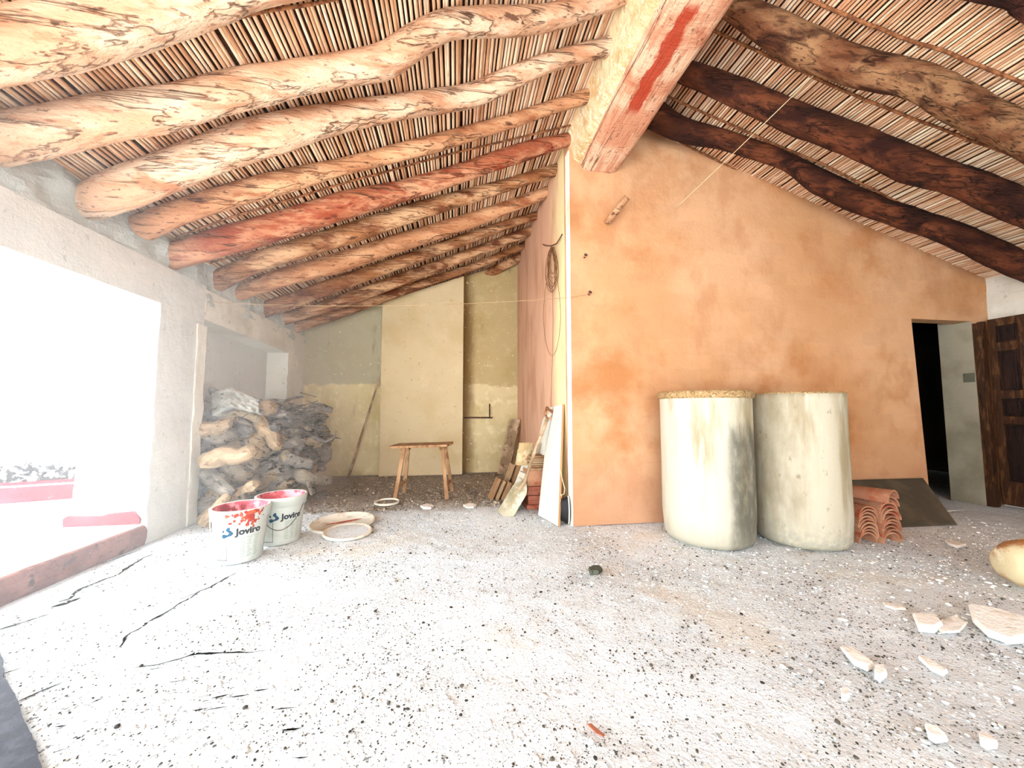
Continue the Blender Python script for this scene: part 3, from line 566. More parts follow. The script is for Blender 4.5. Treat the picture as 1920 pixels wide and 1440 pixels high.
# roof tiles
def tile_mesh(R=.092, L=.42, th=.013):
    b = B(); vs = []; n = 12
    for yy, r in ((0, R), (L, R * .8)):
        for k in range(n + 1):
            a = PI * k / n
            for q in (r, r - th): vs.append((q * math.cos(a), yy, q * math.sin(a) * .98))
    m0 = 2 * (n + 1); fs = []
    for k in range(n):
        a = 2 * k
        fs += [(a, a + 2, m0 + a + 2, m0 + a), (a + 1, m0 + a + 1, m0 + a + 3, a + 3), (a, a + 1, a + 3, a + 2), (m0 + a, m0 + a + 2, m0 + a + 3, m0 + a + 1)]
    fs += [(0, m0, m0 + 1, 1), (2 * n, 2 * n + 1, m0 + 2 * n + 1, m0 + 2 * n)]
    return b.add(vs, fs)
t0 = tile_mesh().build('roof_tile', M['clay'], smooth=False)
first = True
for (cx, cy, cnt, nm) in ((3.37, 2.665, 9, 'left'), (3.56, 2.64, 12, 'right')):
    for k in range(cnt):
        o = t0 if first else dup(t0); first = False
        o.location = (cx + random.uniform(-.008, .008) + (-.01 if nm == 'right' and k > 8 else 0), cy + random.uniform(-.008, .012), .002 + k * .0255 + (.004 * (k // 3)))
        o.rotation_euler = (0, random.uniform(-.03, .03), random.uniform(-.03, .03))
        top = ', topmost of its column' if k == cnt - 1 else (', bottom one of its column' if k == 0 else '')
        tag(o, ('curved clay roof tile in the %s column' % ('shorter column beside the drum' if nm == 'left' else 'taller right-hand column') + top).replace('column column', 'column'), 'roof tile', None if top else 'roof tiles stacked in the %s' % ('shorter column' if nm == 'left' else 'taller column'))
o = dup(t0, (3.545, 2.60, .352), (0, -.12, .28)); tag(o, 'curved clay roof tile lying askew on top of the tile stack', 'roof tile')
# ------------------------------------------------------------------ stool
st = thing('trestle_stool', 'rustic wooden trestle stool with splayed legs standing before the back wall', 'stool', (-.4, 4.95, 0))
vs = [(-.81, 4.80, .615), (-.10, 4.78, .63), (-.02, 5.08, .64), (-.73, 5.12, .625)]
B().prism([Vector(v) for v in vs], (0, 0, .03)).build('tabletop', M['stool'], st, bevel=.004)
def bar(b, p, q, w, h=None):
    p, q = Vector(p), Vector(q); h = h or w; d = (q - p).normalized(); x = d.cross(Vector((0, 1, 0))).normalized() if abs(d.y) < .9 else d.cross(Vector((1, 0, 0))).normalized(); y = d.cross(x)
    c = [(-w, -h), (w, -h), (w, h), (-w, h)]
    return b.hexa([p + x * a / 2 + y * e / 2 for a, e in c] + [q + x * a / 2 + y * e / 2 for a, e in c])
legs = [((-.715, 4.76, 0), (-.63, 4.86, .62)), ((-.66, 5.2, 0), (-.60, 5.04, .625)), ((-.09, 4.72, 0), (-.16, 4.85, .63)), ((-.035, 5.18, 0), (-.13, 5.02, .635))]
for p, q in legs: bar(B(), p, q, .045, .05).build('leg', M['stool'], st, bevel=.004)
for i, j in ((0, 1), (2, 3)):
    f_ = .24; p = Vector(legs[i][0]).lerp(Vector(legs[i][1]), f_); q = Vector(legs[j][0]).lerp(Vector(legs[j][1]), f_); bar(B(), p, q, .025).build('stretcher', M['stool'], st)
for xq in (-.62, -.15): B().box((xq - .05, 4.84, .585), (xq + .05, 5.08, .618)).build('cleat', M['stool'], st, bevel=.003)
# long stick on the back wall
tag(B().tube([(-1.69, 6.42, 0), (-1.56, 6.43, .5), (-1.42, 6.43, 1.0), (-1.26, 6.45, 1.6)], [.022, .02, .018, .014], 8).build('wooden_pole', M['gwood'], smooth=True, loc=(-1.69, 6.42, 0)), 'long thin wooden pole leaning against the back wall', 'pole')
tag(B().tube([onY(870, 783, 6.59), onY(923, 783, 6.57)], .012, 8).tube([onY(918, 783, 6.56), onY(918, 757, 6.56)], .011, 8).build('wall_bracket', M['rust'], smooth=True), 'rusty iron bracket on the stained back wall', 'bracket')
# corner plank (grey)
p0, p1, p2, p3 = Vector((.72, 6.45, .0)), Vector((.90, 6.30, 0)), Vector((1.07, 6.2, .93)), Vector((.92, 6.35, .93))
tag(B().prism([p0, p1, p2, p3], (.02, .02, 0)).build('plank', M['gwood'], bevel=.004), 'weathered grey plank leaning in the far corner by the side wall', 'plank')
# white board leaning on the side wall
def leaner(name, pts, off, mt, label, edge=None, cat='board'):
    o = B().prism(pts, off).build(name, mt, bevel=.003); return tag(o, label, cat)
wb = thing('leaning_board', 'tall white board with a wooden edge leaning at the wall corner', 'board', (.92, 3.7, 0))
Aq, Bq, Cq, Dq = Vector((.965, 3.49, .003)), Vector((.86, 3.88, .003)), Vector((1.05, 4.12, 1.12)), Vector((1.07, 3.67, 1.15))
B().prism([Aq, Bq, Cq, Dq], (.018, .006, 0)).build('face', M['board'], wb, bevel=.002)
B().prism([Aq + Vector((.001, -.006, 0)), Aq + Vector((.022, .002, 0)), Dq + Vector((.022, .002, 0)), Dq + Vector((.001, -.006, 0))], (-.001, .006, 0)).build('edge_strip', M['bedge'], wb)
q1, q2, q3, q4 = onY(1004, 880, 4.22), onY(1022, 880, 4.18), onY(1038, 766, 4.16), onY(1012, 812, 4.25)
leaner('leaning_board', [(.88, 4.25, .0), (.98, 4.20, 0), (1.085, 4.16, 1.08), (1.075, 4.55, .98), (.86, 4.62, .0)], (.012, .003, 0), M['board'], 'cream board with a slanting top edge leaning behind the brick stack')
# curved black sheets tucked behind the board
b = B()
def curved(name, mt, label, r, th, y0_, z1_, dx):
    vs = []; n = 12
    for k in range(n + 1):
        a = PI / 2 * k / n
        for xx in (1.0 + dx, 1.07 + dx):
            for q in (r, r - th): vs.append((xx - .04 * (1 - math.sin(a)), y0_ + q * math.cos(a) * .45, q * math.sin(a) * z1_))
    fs = []
    for k in range(n):
        a = 4 * k; c = a + 4
        fs += [(a, c, c + 2, a + 2), (a + 1, a + 3, c + 3, c + 1), (a, a + 1, c + 1, c), (a + 2, c + 2, c + 3, a + 3)]
    fs += [(0, 2, 3, 1), (4 * n, 4 * n + 1, 4 * n + 3, 4 * n + 2)]
    return tag(B().add(vs, fs).build(name, mt), label, 'trim offcut')
tubx = thing('rubber_tub', 'black rubber tub lying on its side behind the white board', 'tub', (1.03, 3.53, 0))
Mx = Matrix.Translation((1.045, 3.54, .135)) @ Matrix.Rotation(PI / 2, 4, 'Y') @ Matrix.Rotation(.15, 4, 'X')
B().lathe([(0, -.04), (.09, -.04), (.125, .02), (.13, .035), (.12, .035), (.085, -.03), (0, -.03)], 28, M=Mx @ Matrix.Scale(.5, 4, (0, 1, 0))).build('body', M['black'], tubx, smooth=True)
B().lathe([(.118, .03), (.135, .03), (.135, .042), (.118, .042), (.118, .03)], 28, M=Mx @ Matrix.Scale(.5, 4, (0, 1, 0))).build('rim', M['board'], tubx, smooth=True)
tag(B().tube([Vector((.99, 3.485, .52)), Vector((1.01, 3.47, .42)), Vector((1.03, 3.47, .35)), Vector((1.02, 3.47, .30)), Vector((.985, 3.475, .29)), Vector((.99, 3.47, .31)), Vector((1.0, 3.47, .27))], .004, 6).build('string', M['string'], smooth=True), 'white knotted string hanging from the edge of the white board', 'string')
# bricks
n = 0; bm0 = None
lay = [(.79, 4.10, 0, .22, .10), (.80, 4.11, .05, .22, .10), (.79, 4.10, .10, .22, .10), (.80, 4.12, .15, .22, .1), (.80, 4.10, .20, .21, .1)]
for k, (x, y, z, w, d) in enumerate(lay):
    o = B().box((0, 0, 0), (w, .30, .046)).build('clay_brick', M['brick'], bevel=.003, loc=None)
    o.location = (x + random.uniform(-.01, .01), y, z + .002); o.rotation_euler.z = random.uniform(-.05, .05)
    tag(o, ['lowest', 'second lowest', 'middle', 'second highest', 'highest'][k] + ' flat red clay brick in the stack beside the shovel', 'brick')
o = B().box((0, 0, 0), (.24, .28, .17)).build('clay_block', M['clay'], bevel=.012); o.location = (.79, 4.10, .252); tag(o, 'large pinkish clay block on top of the flat bricks', 'block')
for k in range(7):
    z = .435 + k * .021
    o = B().box((0, 0, 0), (.21 + random.uniform(-.02, .02), .26, .017), j=.002).build('floor_tile', M['slab'], bevel=.002); o.location = (.83 + random.uniform(-.012, .012), 4.10 + random.uniform(-.01, .02), z); o.rotation_euler.z = random.uniform(-.08, .08)
    tag(o, 'thin brownish tile in the small pile on the clay block' + (', topmost' if k == 6 else ''), 'tile', None if k == 6 else 'thin tiles piled on the clay block')
for k in range(9):
    o = B().box((0, 0, 0), (.022, .02, .012)).build('clay_chip', M['slab']); o.location = (.83 + k * .022, 4.095, .423); o.rotation_euler.y = random.uniform(-.3, .3); tag(o, 'little clay chip squeezed under the thin tile pile', 'chip', 'clay chips under the thin tiles')
# leaning brown and white tiles
sp_ = [(.44, 4.58, .27, .07, 'slab'), (.51, 4.56, .24, .06, 'slab'), (.58, 4.52, .23, .08, 'slab'), (.60, 4.74, .42, .07, 'slab'), (.67, 4.70, .45, .06, 'slab'), (.74, 4.66, .43, .08, 'slab')]
for k, (x, y, h, w, mm) in enumerate(sp_):
    o = B().box((-w / 2, 0, 0), (w / 2, .16, h), j=.003).build('leaning_tile', M[mm], bevel=.002); o.location = (x, y, .004); o.rotation_euler = (0, .42 if k < 3 else .36, .1); o.scale.x = .5
    tag(o, '%s brown tile leaning left of the shovel, %s row' % (['nearest left', 'middle', 'right'][k % 3], 'front' if k < 3 else 'taller back'), 'tile')
for k, (x, y, h) in enumerate(((.60, 4.1, .36), (.66, 4.22, .40), (.72, 4.3, .50))):
    o = B().box((-.01, 0, 0), (.01, .26, h)).build('white_tile', M['wslab'], bevel=.002); o.location = (x - .02, y - .1, .005); o.rotation_euler = (0, .5 - .1 * k, .12)
    tag(o, ['front', 'middle', 'rear'][k] + ' white slab leaning behind the shovel blade', 'slab')
# paper bag
b = B(); vs = []; n = 16
for i in range(9):
    for k in range(n):
        a = 2 * PI * k / n; t = i / 8; rr_ = 1 - .25 * t + .1 * nz((k * 1.1, i * .9, 4))
        vs.append((.80 + .11 * rr_ * math.cos(a) + .02 * t, 4.32 + .07 * rr_ * math.sin(a), .46 + .25 * t + .02 * nz((k, i, 2))))
fs = [(i * n + k, i * n + (k + 1) % n, (i + 1) * n + (k + 1) % n, (i + 1) * n + k) for i in range(8) for k in range(n)] + [tuple(range(n))]
tag(B().add(vs, fs).build('paper_sack', M['paper']), 'crumpled open paper sack on top of the brick stack', 'sack')
# shovel
sh = thing('shovel', 'old shovel with wooden shaft and grip leaning against the white board', 'shovel', (.55, 3.9, 0))
tip = flr(945, 968, .01); sock = onY(984, 903, 3.93); grip = onY(1026, 785, 3.95)
ax = (sock - tip).normalized(); sx = ax.cross(Vector((.35, -1, .3))).normalized(); nn = sx.cross(ax)
vs = []; nu_, nv_ = 6, 8; L = (sock - tip).length
for j in range(nv_ + 1):
    t = j / nv_; w = .09 * (1 if t < .75 else 1 - .75 * ((t - .75) / .25) ** 1.5)
    for i in range(nu_ + 1):
        s_ = -1 + 2 * i / nu_; p = tip + ax * (L * t) + sx * (s_ * w) - nn * (.025 * (1 - s_ * s_)) + nn * .0
        vs.append(p)
q = len(vs); vs += [p - nn * .004 for p in vs[:]]; f1 = [(j * (nu_ + 1) + i, j * (nu_ + 1) + i + 1, (j + 1) * (nu_ + 1) + i + 1, (j + 1) * (nu_ + 1) + i) for j in range(nv_) for i in range(nu_)]
B().add(vs, f1 + [tuple(k + q for k in f) for f in f1]).build('blade', M['blade'], sh, smooth=True)
mid = sock.lerp(grip, .5) - nn * .02
B().tube([tip + ax * L * .72 - nn * .02, sock, sock.lerp(grip, .25) - nn * .015, mid, sock.lerp(grip, .8), grip], [.018, .02, .019, .018, .018, .021], 10).build('shaft', M['gwood'], sh, smooth=True)
gx = (grip - mid).normalized(); g0 = grip
B().tube([g0, g0 + gx * .03 + sx * .045, g0 + gx * .09 + sx * .05], .013, 8).tube([g0, g0 + gx * .03 - sx * .045, g0 + gx * .09 - sx * .05], .013, 8).tube([g0 + gx * .095 + sx * .06, g0 + gx * .095 - sx * .06], .015, 8).build('grip', M['rafter_brown'], sh, smooth=True)
# peg, nails, wires on the walls
tag(B().tube([onY(1140, 416, 3.47) + Vector((0, .01, 0)), onY(1138, 418, 3.44), onY(1176, 370, 3.30)], [.028, .03, .034], 12).build('wooden_peg', M['rafter_tan'], smooth=True), 'pale wooden peg sticking out of the orange wall below the ridge beam', 'peg')
for (u, v), lb in (((1095, 482), 'upper rusty nail in the orange wall near its corner'), ((1103, 551), 'lower rusty nail in the orange wall holding the long wire')):
    p = onY(u, v, 3.47); tag(B().tube([p + Vector((0, .01, 0)), p + Vector((-.01, -.06, -.03))], .006, 8).tube([p + Vector((.0, -.045, -.002)), p + Vector((.004, -.055, .006))], .017, 10).build('nail', M['rust']), lb, 'nail')
a, c = onY(1100, 553, 3.43), onX(385, 566, XL + .02); k1 = onX(1066, 558, XS - .03); pts = [a, k1] + [k1.lerp(c, t) - Vector((0, 0, .10 * 4 * t * (1 - t) * .6)) for t in [i / 24 for i in range(1, 25)]]
tag(B().tube(pts, .0022, 5).build('wire', M['wirel'], smooth=True), 'long thin wire strung across the recess from a nail to the pier', 'wire')
a = onY(1265, 392, 3.46); d = ray(1600, 68); t = 2
for _ in range(60): p = CO + d * t; t += (zR(p.x, p.y) - .02 - p.z) / (d.z + .4)
c = CO + d * t
tag(B().tube([a.lerp(c, i / 10) - Vector((0, 0, .04 * i / 10 * (1 - i / 10))) for i in range(11)], .0028, 5).build('string', M['string'], smooth=True), 'pale taut string running from the orange wall up to the right roof slope', 'string')
tag(B().tube([onX(u, v, XS - x_) for u, v, x_ in ((1018, 458, .01), (1024, 461, .03), (1034, 461, .035), (1044, 456, .03), (1050, 446, .02), (1054, 439, .008))], .006, 6).build('hook', M['rust'], smooth=True), 'bent rusty hook on the side wall holding the coiled wire', 'hook')
b = B()
for k in range(9):
    w = random.uniform(6, 15); bt = random.uniform(500, 556); cu = 1035 + random.uniform(-3, 3); pts = []
    for i in range(25):
        a = 2 * PI * i / 24; s_ = (1 - math.cos(a)) / 2; v = 463 + (bt - 463) * s_; u = cu + w * math.sin(a) * (s_ ** .4) * 1.05 + 1.5 * nz((i * .5, k, 0))
        pts.append(onX(u, v, XS - .02 - .003 * k))
    b.tube(pts, .0032, 5, cap=False)
tag(b.build('wire_coil', M['wire'], smooth=True), 'coil of brown wire hanging from the hook on the side wall', 'wire')
b = B(); pts = []
for i in range(31):
    t = i / 30; a = 2 * PI * t; s_ = (1 - math.cos(a)) / 2; pts.append(onX(1035 + 17 * math.sin(a) * min(1, s_ * 1.6) ** .5, 470 + 197 * s_, XS - .018))
b.tube(pts, .0025, 5); b.tube([onX(1035 + 2 * math.sin(i * .7), 520 + 38 * i, XS - .015) for i in range(11)], .0025, 5)
tag(b.build('wire_loop', M['wire'], smooth=True), 'long thin loose wire loop dangling below the coil on the side wall', 'wire')
# ------------------------------------------------------------------ paint buckets
def bucket(cx, cy, R0, R1, h, a_text, label, first_, lid_drips):
    t = thing('paint_bucket', label, 'bucket', (cx, cy, 0))
    rad = lambda z: R0 + (R1 - R0) * z / h
    def W_(a, z, e=.0015): r = rad(z) + e; return Vector((cx + r * math.cos(a), cy + r * math.sin(a), z))
    prof = [(0, .003), (R0 - .008, .003), (R0, .012), (rad(h - .075), h - .075)]
    body = B().lathe(prof, 48, c=(cx, cy, 0)).build('body', M['bucket'], t, smooth=True)
    prof = [(rad(h - .08), h - .08), (R1 + .008, h - .078), (R1 + .01, h - .03), (R1 + .012, h - .028), (R1 + .014, h - .004), (R1 + .006, h), (R1 - .004, h - .004)]
    B().lathe(prof, 48, c=(cx, cy, 0)).build('rim', M['bucket'], t, smooth=True)
    z_in = .26
    prof = [(R1 - .005, h - .004), (R1 - .008, h - .02), (rad(z_in) - .006, z_in), (0, z_in - .01)]
    B().lathe(prof, 48, c=(cx, cy, 0)).build('paint_residue', M['redin'], t, smooth=True)
    # text wrapped on the wall
    def wraptext(s, size, a0, z0, mt, nm, bold=.0):
        cu = bpy.data.curves.new('txt', 'FONT'); cu.body = s; cu.size = size; cu.offset = bold; cu.resolution_u = 3; to = bpy.data.objects.new('txt', cu); COL.objects.link(to)
        dg = bpy.context.evaluated_depsgraph_get(); me = bpy.data.meshes.new_from_object(to.evaluated_get(dg)); bpy.data.objects.remove(to)
        bm = bmesh.new(); bm.from_mesh(me); bmesh.ops.subdivide_edges(bm, edges=[e for e in bm.edges if e.calc_length() > .01], cuts=1)
        for v in bm.verts:
            x, y = v.co.x, v.co.y; p = W_(a0 + x / rad(z0), z0 + y, .002); v.co = p
        bm.to_mesh(me); bm.free(); me.materials.append(mt); o = bpy.data.objects.new(nm, me); COL.objects.link(o); o.parent = body; return o
    zt = h * .55
    wraptext('Joviro', .064, a_text, zt, M['ink'], 'lettering', .0026)
    def patch(b, a, z, da, dz, e=.0015, n=4):
        vs = []
        for i in range(n + 1):
            for zz in (z, z + dz): vs.append(W_(a + da * i / n, zz, e))
        b.add(vs, [(2 * i, 2 * i + 2, 2 * i + 3, 2 * i + 1) for i in range(n)])
    def disc(b, a, z, r, e=.002):
        vs = [W_(a, z, e)] + [W_(a + r * math.cos(q) / rad(z), z + r * math.sin(q), e) for q in [2 * PI * k / 14 for k in range(14)]]
        b.add(vs, [(0, k + 1, (k + 1) % 14 + 1) for k in range(14)])
    R_ = rad(zt); lg = B()
    for dx, dz, r in ((-.078, .030, .008), (-.072, -.004, .015), (-.062, -.003, .011), (-.052, -.001, .008), (-.042, .003, .008), (-.034, .007, .011), (-.028, .014, .012), (-.033, .024, .010), (-.042, .033, .009), (-.048, .041, .012), (-.044, .049, .010)):
        disc(lg, a_text + dx / R_, zt + dz, r, .002 + .0002 * abs(dx * 10))
    lg.build('logo', M['teal'], body)
    pb = B()
    patch(pb, a_text - .06 / R_, .04, .003 / R_, zt - .06)
    for k in range(9): patch(pb, a_text - (.15 - .011 * k) / R_, .035, .006 / R_, .007)
    pb.build('print_marks', M['ink'], body)['kind'] = 'stuff'
    gb = B()
    for k in range(13):
        z = .05 + k * .012
        if z > zt - .025: break
        for q in range(3): patch(gb, a_text + (.02 + q * .045 + random.uniform(0, .01)) / R_, z, random.uniform(.02, .036) / R_, .003)
    patch(gb, a_text + .02 / R_, zt - .02, .14 / R_, .002); gb.build('small_print', M['green'], body)['kind'] = 'stuff'
    if lid_drips:
        db = B()
        for k in range(70):
            a = a_text + random.gauss(.42, .28); z = h - .012 - abs(random.gauss(0, .045)); r = random.uniform(.004, .013)
            vs = []; 
            e = .017 if z > h - .08 else .003
            for q in range(7): th = 2 * PI * q / 7; rq = r * random.uniform(.6, 1.3); vs.append(W_(a + rq * math.cos(th) / rad(z), z + rq * math.sin(th) * 1.2, e))
            db.add(vs, [tuple(range(7))])
        db.build('paint_drips', M['drip'], body)['kind'] = 'stuff'
    else:
        db = B()
        for k in range(12):
            a = a_text + random.uniform(-.6, .9); patch(db, a, h - .05 - random.uniform(0, .02), random.uniform(.02, .12), .003, .012)
        db.build('paint_drips', M['drip'], body)['kind'] = 'stuff'
    hb = B(); pts = []
    sgn = 1
    for i in range(17):
        a = a_text - 1.1 + 2.1 * i / 16 if not lid_drips else a_text - 2.2 + 1.0 * i / 16
        dz = (.13 if lid_drips else .185) * math.sin(PI * i / 16) ** .8; pts.append(W_(a, h - .07 - dz, .012))
    hb.tube(pts, .0028, 6).build('bail_handle', M['lid'] if lid_drips else M['rust'], t, smooth=True)
bucket(-1.575, 3.12, .145, .178, .385, math.radians(-72), 'white paint bucket in front with dried red and orange paint drips over its rim', True, True)
bucket(-1.445, 3.47, .15, .178, .385, math.radians(-66), 'white paint bucket behind the dripping one with a dark bail handle hanging down', False, False)
def ring(cx, cy, R, z, tilt, mt, label, filled):
    t = thing('bucket_lid', label, 'lid', (cx, cy, 0))
    Mx = Matrix.Translation((cx, cy, z)) @ Euler(tilt).to_matrix().to_4x4()
    prof = [(R, 0), (R + .004, .01), (R, .02), (R - .012, .022), (R - .018, .012)]
    prof += [(0, .012), (0, .006), (R - .01, .004)] if filled else [(R - .016, .003)]
    B().lathe(prof + [prof[0]], 48, M=Mx).build('ring' if not filled else 'disc', mt, t, smooth=True); return t, Mx
t, Mx = ring(-.93, 3.56, .20, .012, (.04, .03, 0), M['lid'], 'pale bucket lid lying flat on the floor, nearest the buckets', True)
B().lathe([(0, .0125), (.17, .0128)], 30, M=Mx).build('dusty_film', M['floor'], t)
t, Mx = ring(-1.06, 3.87, .29, .010, (.03, -.02, 0), M['lid'], 'wide pale lid with a dark red paint streak lying behind the smaller one', True)
vs = [Mx @ Vector((x, y, .0135)) for x, y in ((-.13, -.07), (-.02, -.05), (.05, -.02), (.12, .01), (.17, .06), (.10, .05), (.03, .02), (-.05, -.02), (-.14, -.045))]
B().add(vs, [tuple(range(9))]).build('paint_streak', M['drip'], t)
ring(-.78, 4.62, .14, .008, (.02, .0, 0), M['lid'], 'small pale hoop on the dirt in front of the stool', False)
# ------------------------------------------------------------------ firewood
def log_mesh(seed, L, r0, curve=.12, branches=2, knob=.25):
    random.seed(seed); b = B(); n = 12; pts = []; rs = []
    for i in range(n + 1):
        t = i / n; pts.append(Vector((L * (t - .5), curve * L * nz((t * 2.2, seed * 3.3, 0)) * 1.5, curve * L * nz((t * 2.2, 0, seed * 2.7)) * 1.5)))
        rs.append(r0 * (1 - .35 * abs(t - .35)) * (1 + knob * nz((t * 5, seed, 2))) * (.75 if i in (0, n) else 1))
    b.tube(pts, rs, 10, rf=lambda i, k: 1 + .22 * noise.fractal(Vector((i * .35 + seed * 7, math.cos(k * PI / 5), math.sin(k * PI / 5))), 1, 2, 3))
    for q in range(branches):
        i = random.randint(3, n - 2); a = random.uniform(0, 2 * PI); d = Vector((random.uniform(.2, 1) * random.choice((-1, 1)), math.cos(a), math.sin(a))).normalized(); l = L * random.uniform(.15, .35); p = pts[i]
        br = rs[i] * random.uniform(.3, .55); bp = [p, p + d * l * .5 + Vector((0, 0, .02)), p + d * l + Vector((random.uniform(-.03, .03), random.uniform(-.03, .03), random.uniform(-.03, .03)))]
        b.tube(bp, [br, br * .75, br * .4], 7, rf=lambda i, k: 1 + .2 * nz((i * 2, k * 1.3, seed)))
    return b
protos = [log_mesh(k, random.Random(k).uniform(.40, .68), random.Random(k + 9).uniform(.05, .095), .3, 3 if k % 3 else 1, .55).build('firewood_log', M['fire'], smooth=True) for k in range(12)]
random.seed(21)
def front_y(x, z): return 4.22 + max(0, x + 2.35) * .95 + z * .34
used = set(); cnt = 0
rows = []
z = .07
while z < 1.22:
    xmax = -1.80 - z * .05 if z < .98 else -1.90 - (z - .98) * 2.2
    x = -2.62
    while x < xmax:
        for rk in range(3 if z < 1.0 else 2):
            rows.append((x + random.uniform(-.06, .06), front_y(x, z) + rk * .2 + random.uniform(-.04, .05), z + random.uniform(-.02, .03), rk))
        x += random.uniform(.19, .28)
    z += .125
descs = {}
for (x, y, z, rk) in rows:
    if y > 6.4: continue
    k = random.randrange(12); o = protos[k] if k not in used else dup(protos[k]); used.add(k)
    o.location = (x, y, z); yaw = random.gauss(.5, .7); o.rotation_euler = (random.uniform(0, 6.28), random.uniform(-.35, .35), yaw); s = random.uniform(.8, 1.15); o.scale = (s, s, s); cnt += 1
    nm = 'upper' if z > .8 else ('middle' if z > .4 else 'lower'); sd = 'left' if x < -2.25 else ('central' if x < -1.9 else 'right')
    tag(o, 'gnarled grey firewood log in the %s layers of the heap, %s part' % (nm, sd), 'firewood', 'firewood in the %s %s part of the heap' % (nm, sd))
print('logs', cnt)
for k in range(12):
    if k not in used: bpy.data.objects.remove(protos[k])
sm = [(430, 852, 4.05, .46, .09, .15, 'fat tan log poking out beside the pier'), (400, 805, 4.2, .34, .075, .1, 'pale split log above the fat tan one beside the pier'), (500, 812, 4.55, .46, .075, -.75, 'long tan split trunk slanting down the middle of the heap'),
      (408, 905, 4.1, .40, .075, -.45, 'round-ended grey log low beside the pier'), (430, 940, 4.08, .60, .055, .55, 'forked pale root at the foot of the heap'), (560, 910, 4.85, .5, .05, .15, 'twisted grey branch low on the right of the heap'), (405, 960, 3.98, .34, .06, .9, 'pale root stump on the floor at the pier foot'), (470, 770, 4.6, .5, .1, .3, 'big dark trunk under the pale cloth'), (440, 790, 4.45, .45, .09, -.5, 'dark thick trunk slanting below the cloth bundle')]
for k, (u, v, Yq, L, r, tl, lb) in enumerate(sm):
    o = log_mesh(40 + k, L, r, .16, 2 if 'fork' in lb or 'root' in lb or 'twist' in lb else 0, .35).build('firewood_log', M['split'] if ('tan' in lb or 'pale' in lb) else M['fire'], smooth=False)
    p = onY(u, v, Yq); p.z = max(p.z, r + .005); o.location = p; o.rotation_euler = (0, -tl, random.uniform(-.2, .3)); tag(o, lb, 'firewood')
# twigs bundle (upper right) and branch
random.seed(5); b = B()
for k in range(210):
    p = onY(random.uniform(525, 600), random.gauss(800, 22), random.uniform(4.9, 5.2)); d = Vector((random.uniform(.1, .3), random.uniform(-.25, .1), random.uniform(-.08, .12))) * random.uniform(.5, 1.1)
    b.tube([p - d * .6, p + Vector((0, 0, random.uniform(-.02, .02))), p + d * .6], random.uniform(.005, .014), 5)
o = b.build('brushwood', M['twig']); o['kind'] = 'stuff'; tag(o, 'dark bundle of thin twigs on top of the firewood heap', 'brushwood')
P_ = [onY(u, v, Yq) for u, v, Yq in ((565, 806, 4.9), (592, 822, 4.75), (612, 828, 4.7), (628, 820, 4.7), (631, 808, 4.7))]
tag(B().tube(P_, [.03, .024, .02, .012, .006], 8).tube([P_[3], onY(640, 823, 4.7)], [.01, .004], 6).build('branch', M['twig'], smooth=True), 'curved forked branch sticking out right of the heap', 'branch')
# cloth bundle on the heap
vs = []; na, nb = 26, 12
for i in range(na + 1):
    for j in range(nb + 1):
        u = 397 + 88 * i / na; s_ = j / nb; v = 725 + 18 * abs(i / na - .35) * 2 + (42 - 16 * i / na) * s_
        y = 4.55 - .25 * s_ + .07 * noise.fractal(Vector((i * .35, j * .8, 0)), 1, 2, 4)
        p = onY(u, v, y); p.z += .02 * nz((i * .6, j * .6, 5)); vs.append(p)
fs = [(i * (nb + 1) + j, i * (nb + 1) + j + 1, (i + 1) * (nb + 1) + j + 1, (i + 1) * (nb + 1) + j) for i in range(na) for j in range(nb)]
q = len(vs); vs += [Vector(p) + Vector((0, .12, -.03)) for p in vs[:]]; fs += [tuple(k + q for k in f) for f in fs]; st_ = nb + 1
for i in range(na): fs += [(i * st_, (i + 1) * st_, q + (i + 1) * st_, q + i * st_), (i * st_ + nb, (i + 1) * st_ + nb, q + (i + 1) * st_ + nb, q + i * st_ + nb)]
tag(B().add(vs, fs).build('cloth_bundle', M['sack'], smooth=True), 'crumpled pale grey cloth bundle on top of the firewood heap', 'cloth')
# ------------------------------------------------------------------ jug at the right edge, dark slab at the left
jc = Vector((3.50, 1.84, .15)); Mx = Matrix.Translation(jc) @ Euler((PI / 2 - .1, 0, 1.9)).to_matrix().to_4x4()
jg = thing('clay_jug', 'cream and brown clay jug lying on the floor at the right edge', 'jug', (jc.x, jc.y, 0))
prof = [(0, -.16), (.07, -.16), (.09, -.15), (.135, -.08), (.15, 0), (.14, .07), (.10, .13), (.055, .17), (.05, .2), (.06, .215), (.045, .215), (.04, .19)]
Mx = Matrix.Translation(jc) @ Matrix.Rotation(math.radians(70), 4, 'Z') @ Matrix.Rotation(math.radians(92), 4, 'X')
b = B().lathe(prof, 36, M=Mx).build('body', M['jug'], jg, smooth=True)
B().lathe([(.145, -.012), (.155, -.004), (.155, .006), (.145, .014), (.145, -.012)], 36, M=Mx).build('raised_band', M['jug'], jg, smooth=True)
pts = [flr(u, v) for u, v in ((-60, 1150), (0, 1240), (12, 1290), (30, 1320), (45, 1370), (62, 1400), (74, 1445), (85, 1520))] + [Vector((-1.2, 1.1, 0)), Vector((-1.9, 1.1, 0)), Vector((-2.3, 1.6, 0))]
fine = []
for i in range(7):
    for k in range(5):
        q = pts[i].lerp(pts[i + 1], k / 5); fine.append(q + Vector((.008 * nz(q, 30), .008 * nz(q, 25), 0)))
fine += pts[7:]
tag(B().prism([p + Vector((0, 0, .004)) for p in fine], (0, 0, .022)).build('slate_slab', M['slate']), 'dark blue-grey slab with a ragged edge at the bottom left corner', 'slab')
